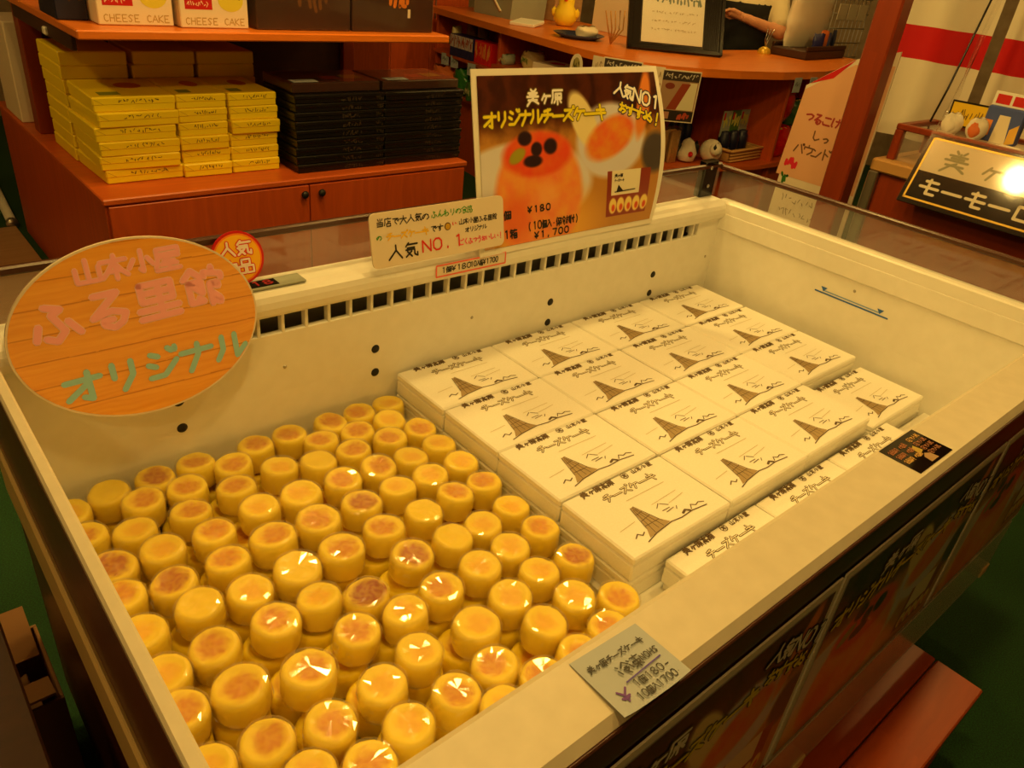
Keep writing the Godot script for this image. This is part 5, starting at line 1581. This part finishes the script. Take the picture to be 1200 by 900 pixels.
# ---------------------------------------------------------------- person behind the counter
func field(p: Vector3, bones: Array, k: float) -> float:
	var d := 9.0
	for b in bones:
		var a: Vector3 = b[0]
		var ab: Vector3 = b[1] - a
		var h := clampf((p - a).dot(ab) / maxf(ab.length_squared(), 1e-9), 0.0, 1.0)
		var e := (p - a - ab * h).length() - lerpf(b[2], b[3], h)
		var m := clampf(0.5 + 0.5 * (d - e) / k, 0.0, 1.0)
		d = lerpf(d, e, m) - k * m * (1.0 - m)
	return d

func nets(s: SurfaceTool, bones: Array, cell: float, k: float, clip := AABB(Vector3(-9, -9, -9), Vector3(18, 18, 18))) -> void:
	var box_ := AABB(bones[0][0], Vector3.ZERO)
	for b in bones:
		var r: float = maxf(b[2], b[3]) + cell * 2.0
		for q in [b[0], b[1]]:
			box_ = box_.expand(q + Vector3.ONE * r).expand(q - Vector3.ONE * r)
	box_ = box_.intersection(clip)
	var n := Vector3i((box_.size / cell).ceil()) + Vector3i.ONE
	var val := PackedFloat32Array()
	val.resize(n.x * n.y * n.z)
	for z in n.z:
		for y in n.y:
			for x in n.x:
				val[x + n.x * (y + n.y * z)] = field(box_.position + Vector3(x, y, z) * cell, bones, k)
	var at := func(x: int, y: int, z: int) -> float: return val[x + n.x * (y + n.y * z)]
	var pts := {}
	for z in n.z - 1:
		for y in n.y - 1:
			for x in n.x - 1:
				var sum := Vector3.ZERO
				var cnt := 0
				var c := []
				for i in 8: c.append(at.call(x + (i & 1), y + ((i >> 1) & 1), z + ((i >> 2) & 1)))
				for i in 8:
					for ax in 3:
						if i & (1 << ax): continue
						var j := i | (1 << ax)
						if (c[i] < 0.0) != (c[j] < 0.0):
							var f: float = c[i] / (c[i] - c[j])
							var o := Vector3(i & 1, (i >> 1) & 1, (i >> 2) & 1)
							o[ax] += f
							sum += o
							cnt += 1
				if cnt: pts[Vector3i(x, y, z)] = box_.position + (Vector3(x, y, z) + sum / cnt) * cell
	s.set_smooth_group(0)
	for key in pts:
		var v0: float = at.call(key.x, key.y, key.z)
		for ax in 3:
			var d := Vector3i.ZERO
			d[ax] = 1
			var e: Vector3i = key + d
			if e.x >= n.x or e.y >= n.y or e.z >= n.z: continue
			var v1: float = at.call(e.x, e.y, e.z)
			if (v0 < 0.0) == (v1 < 0.0): continue
			var u := Vector3i.ZERO
			u[(ax + 1) % 3] = 1
			var w := Vector3i.ZERO
			w[(ax + 2) % 3] = 1
			if not (pts.has(key - u) and pts.has(key - w) and pts.has(key - u - w)): continue
			var q := [pts[key], pts[key - u], pts[key - u - w], pts[key - w]]
			if v0 < 0.0: q.reverse()
			for i in [0, 1, 2, 0, 2, 3]: s.add_vertex(q[i])
	s.set_smooth_group(-1)

func build_person() -> void:
	# local frame: faces +z, feet on y = 0
	var t := thing("person", "person in cream shirt and black apron standing behind the counter with a forearm held out", "person", Vector3(4.96, 0, -3.32), "", deg_to_rad(-56.0))
	var V := func(x, y, z): return Vector3(x, y, z)
	var head := [[V.call(0, 1.50, 0.01), V.call(0, 1.535, 0.02), 0.072, 0.078], [V.call(0, 1.44, 0.045), V.call(0, 1.47, 0.055), 0.042, 0.05], [V.call(0, 1.50, 0.095), V.call(0, 1.475, 0.108), 0.009, 0.013], [V.call(-0.078, 1.49, 0.0), V.call(-0.08, 1.51, -0.004), 0.012, 0.014], [V.call(0.078, 1.49, 0.0), V.call(0.08, 1.51, -0.004), 0.012, 0.014], [V.call(0, 1.36, -0.01), V.call(0, 1.45, 0.0), 0.052, 0.05]]
	var torso := [[V.call(-0.13, 1.28, -0.01), V.call(0.13, 1.28, -0.01), 0.075, 0.075], [V.call(0, 1.20, 0.0), V.call(0, 1.0, 0.01), 0.125, 0.12], [V.call(-0.06, 1.18, 0.0), V.call(-0.06, 0.98, 0.0), 0.10, 0.095], [V.call(0.06, 1.18, 0.0), V.call(0.06, 0.98, 0.0), 0.10, 0.095], [V.call(-0.07, 0.87, -0.01), V.call(0.07, 0.87, -0.01), 0.115, 0.115]]
	var legs := []
	var feet := []
	for sx in [-1.0, 1.0]:
		legs.append([V.call(sx * 0.085, 0.83, 0), V.call(sx * 0.095, 0.46, 0.01), 0.088, 0.058])
		legs.append([V.call(sx * 0.095, 0.46, 0.01), V.call(sx * 0.10, 0.08, -0.01), 0.056, 0.038])
		feet.append([V.call(sx * 0.10, 0.045, -0.03), V.call(sx * 0.115, 0.035, 0.13), 0.042, 0.032])
	var sh := [V.call(-0.19, 1.29, 0.0), V.call(0.19, 1.29, 0.0)]
	var el := [V.call(-0.25, 1.05, -0.03), V.call(0.235, 1.10, 0.13)]
	var wr := [V.call(-0.235, 0.82, 0.05), V.call(-0.03, 1.17, 0.22)]
	var arms := []
	for i in 2:
		arms.append([sh[i], el[i], 0.052, 0.040])
		arms.append([el[i], wr[i], 0.041, 0.028])
	var s := begin()
	nets(s, torso + legs + arms + [head[5]], 0.02, 0.03)
	nets(s, head, 0.009, 0.016)
	for i in 2:
		var d: Vector3 = (wr[i] - el[i]).normalized()
		var side: Vector3 = Vector3(1, 0, 0) if i == 0 else Vector3(-1, 0, 0)
		side = (side - d * side.dot(d)).normalized()
		var up := Vector3(0, 1, 0)
		up = (up - d * up.dot(d)).normalized()
		var palm: Vector3 = wr[i] + d * 0.075
		var hand := [[wr[i], palm, 0.026, 0.024], [wr[i] + d * 0.03 + side * 0.018, palm + side * 0.028, 0.016, 0.013], [wr[i] + d * 0.03 - side * 0.018, palm - side * 0.026, 0.016, 0.013]]
		for f in 4:
			var o: Vector3 = palm + side * (0.028 - f * 0.0185)
			var len: float = [0.036, 0.042, 0.039, 0.030][f]
			var mid: Vector3 = o + d * len - up * 0.008
			hand.append([o, mid, 0.0095, 0.0088])
			hand.append([mid, mid + d * len * 0.62 - up * len * 0.55, 0.0088, 0.0075])
		var tb: Vector3 = wr[i] + d * 0.025 + side * 0.026
		hand.append([tb, tb + d * 0.03 + side * 0.028, 0.012, 0.010])
		hand.append([tb + d * 0.03 + side * 0.028, tb + d * 0.058 + side * 0.030, 0.010, 0.008])
		nets(s, hand, 0.0045, 0.006)
	commit("body", s, M("skin"), t)
	# shirt with short sleeves
	var grow := func(list: Array, by: float) -> Array:
		var out := []
		for b in list: out.append([b[0], b[1], b[2] + by, b[3] + by])
		return out
	s = begin()
	var sleeves := []
	for i in 2: sleeves.append([sh[i], sh[i].lerp(el[i], 0.72), 0.056, 0.055])
	nets(s, grow.call(torso, 0.010) + grow.call(sleeves, 0.010), 0.018, 0.03)
	commit("shirt", s, M("cloth_cream"), t)
	s = begin()
	nets(s, grow.call([torso[4]] + legs, 0.014), 0.02, 0.03)
	commit("trousers", s, M("cloth_black"), t)
	s = begin()
	nets(s, grow.call(feet, 0.008), 0.014, 0.02)
	commit("shoe", s, M("black_mat"), t)
	s = begin()
	nets(s, grow.call(torso, 0.020) + [[V.call(-0.10, 0.80, 0.06), V.call(-0.11, 0.52, 0.09), 0.085, 0.075], [V.call(0.10, 0.80, 0.06), V.call(0.11, 0.52, 0.09), 0.085, 0.075]], 0.018, 0.04, AABB(Vector3(-0.22, 0.50, -0.02), Vector3(0.44, 0.74, 0.5)))
	commit("apron", s, M("cloth_black"), t)
	s = begin()
	nets(s, [[V.call(0, 1.535, -0.012), V.call(0, 1.56, 0.0), 0.082, 0.084], [V.call(0, 1.46, -0.05), V.call(0, 1.53, -0.02), 0.05, 0.075], [V.call(-0.06, 1.575, 0.05), V.call(0.06, 1.575, 0.05), 0.028, 0.028]], 0.010, 0.02)
	commit("hair", s, M("hair"), t)
	for sx in [-1.0, 1.0]:
		s = begin()
		lathe(s, [[0.0, -0.006], [0.009, 0.0], [0.0, 0.006]], 10, Vector3(sx * 0.032, 1.515, 0.091))
		commit("eye", s, M("black_mat"), t)
	s = begin()
	lathe(s, [[0.0, -0.004], [0.020, 0.0], [0.0, 0.004]], 12, Vector3(0, 1.445, 0.095))
	commit("mouth", s, M("cloth_red"), t)
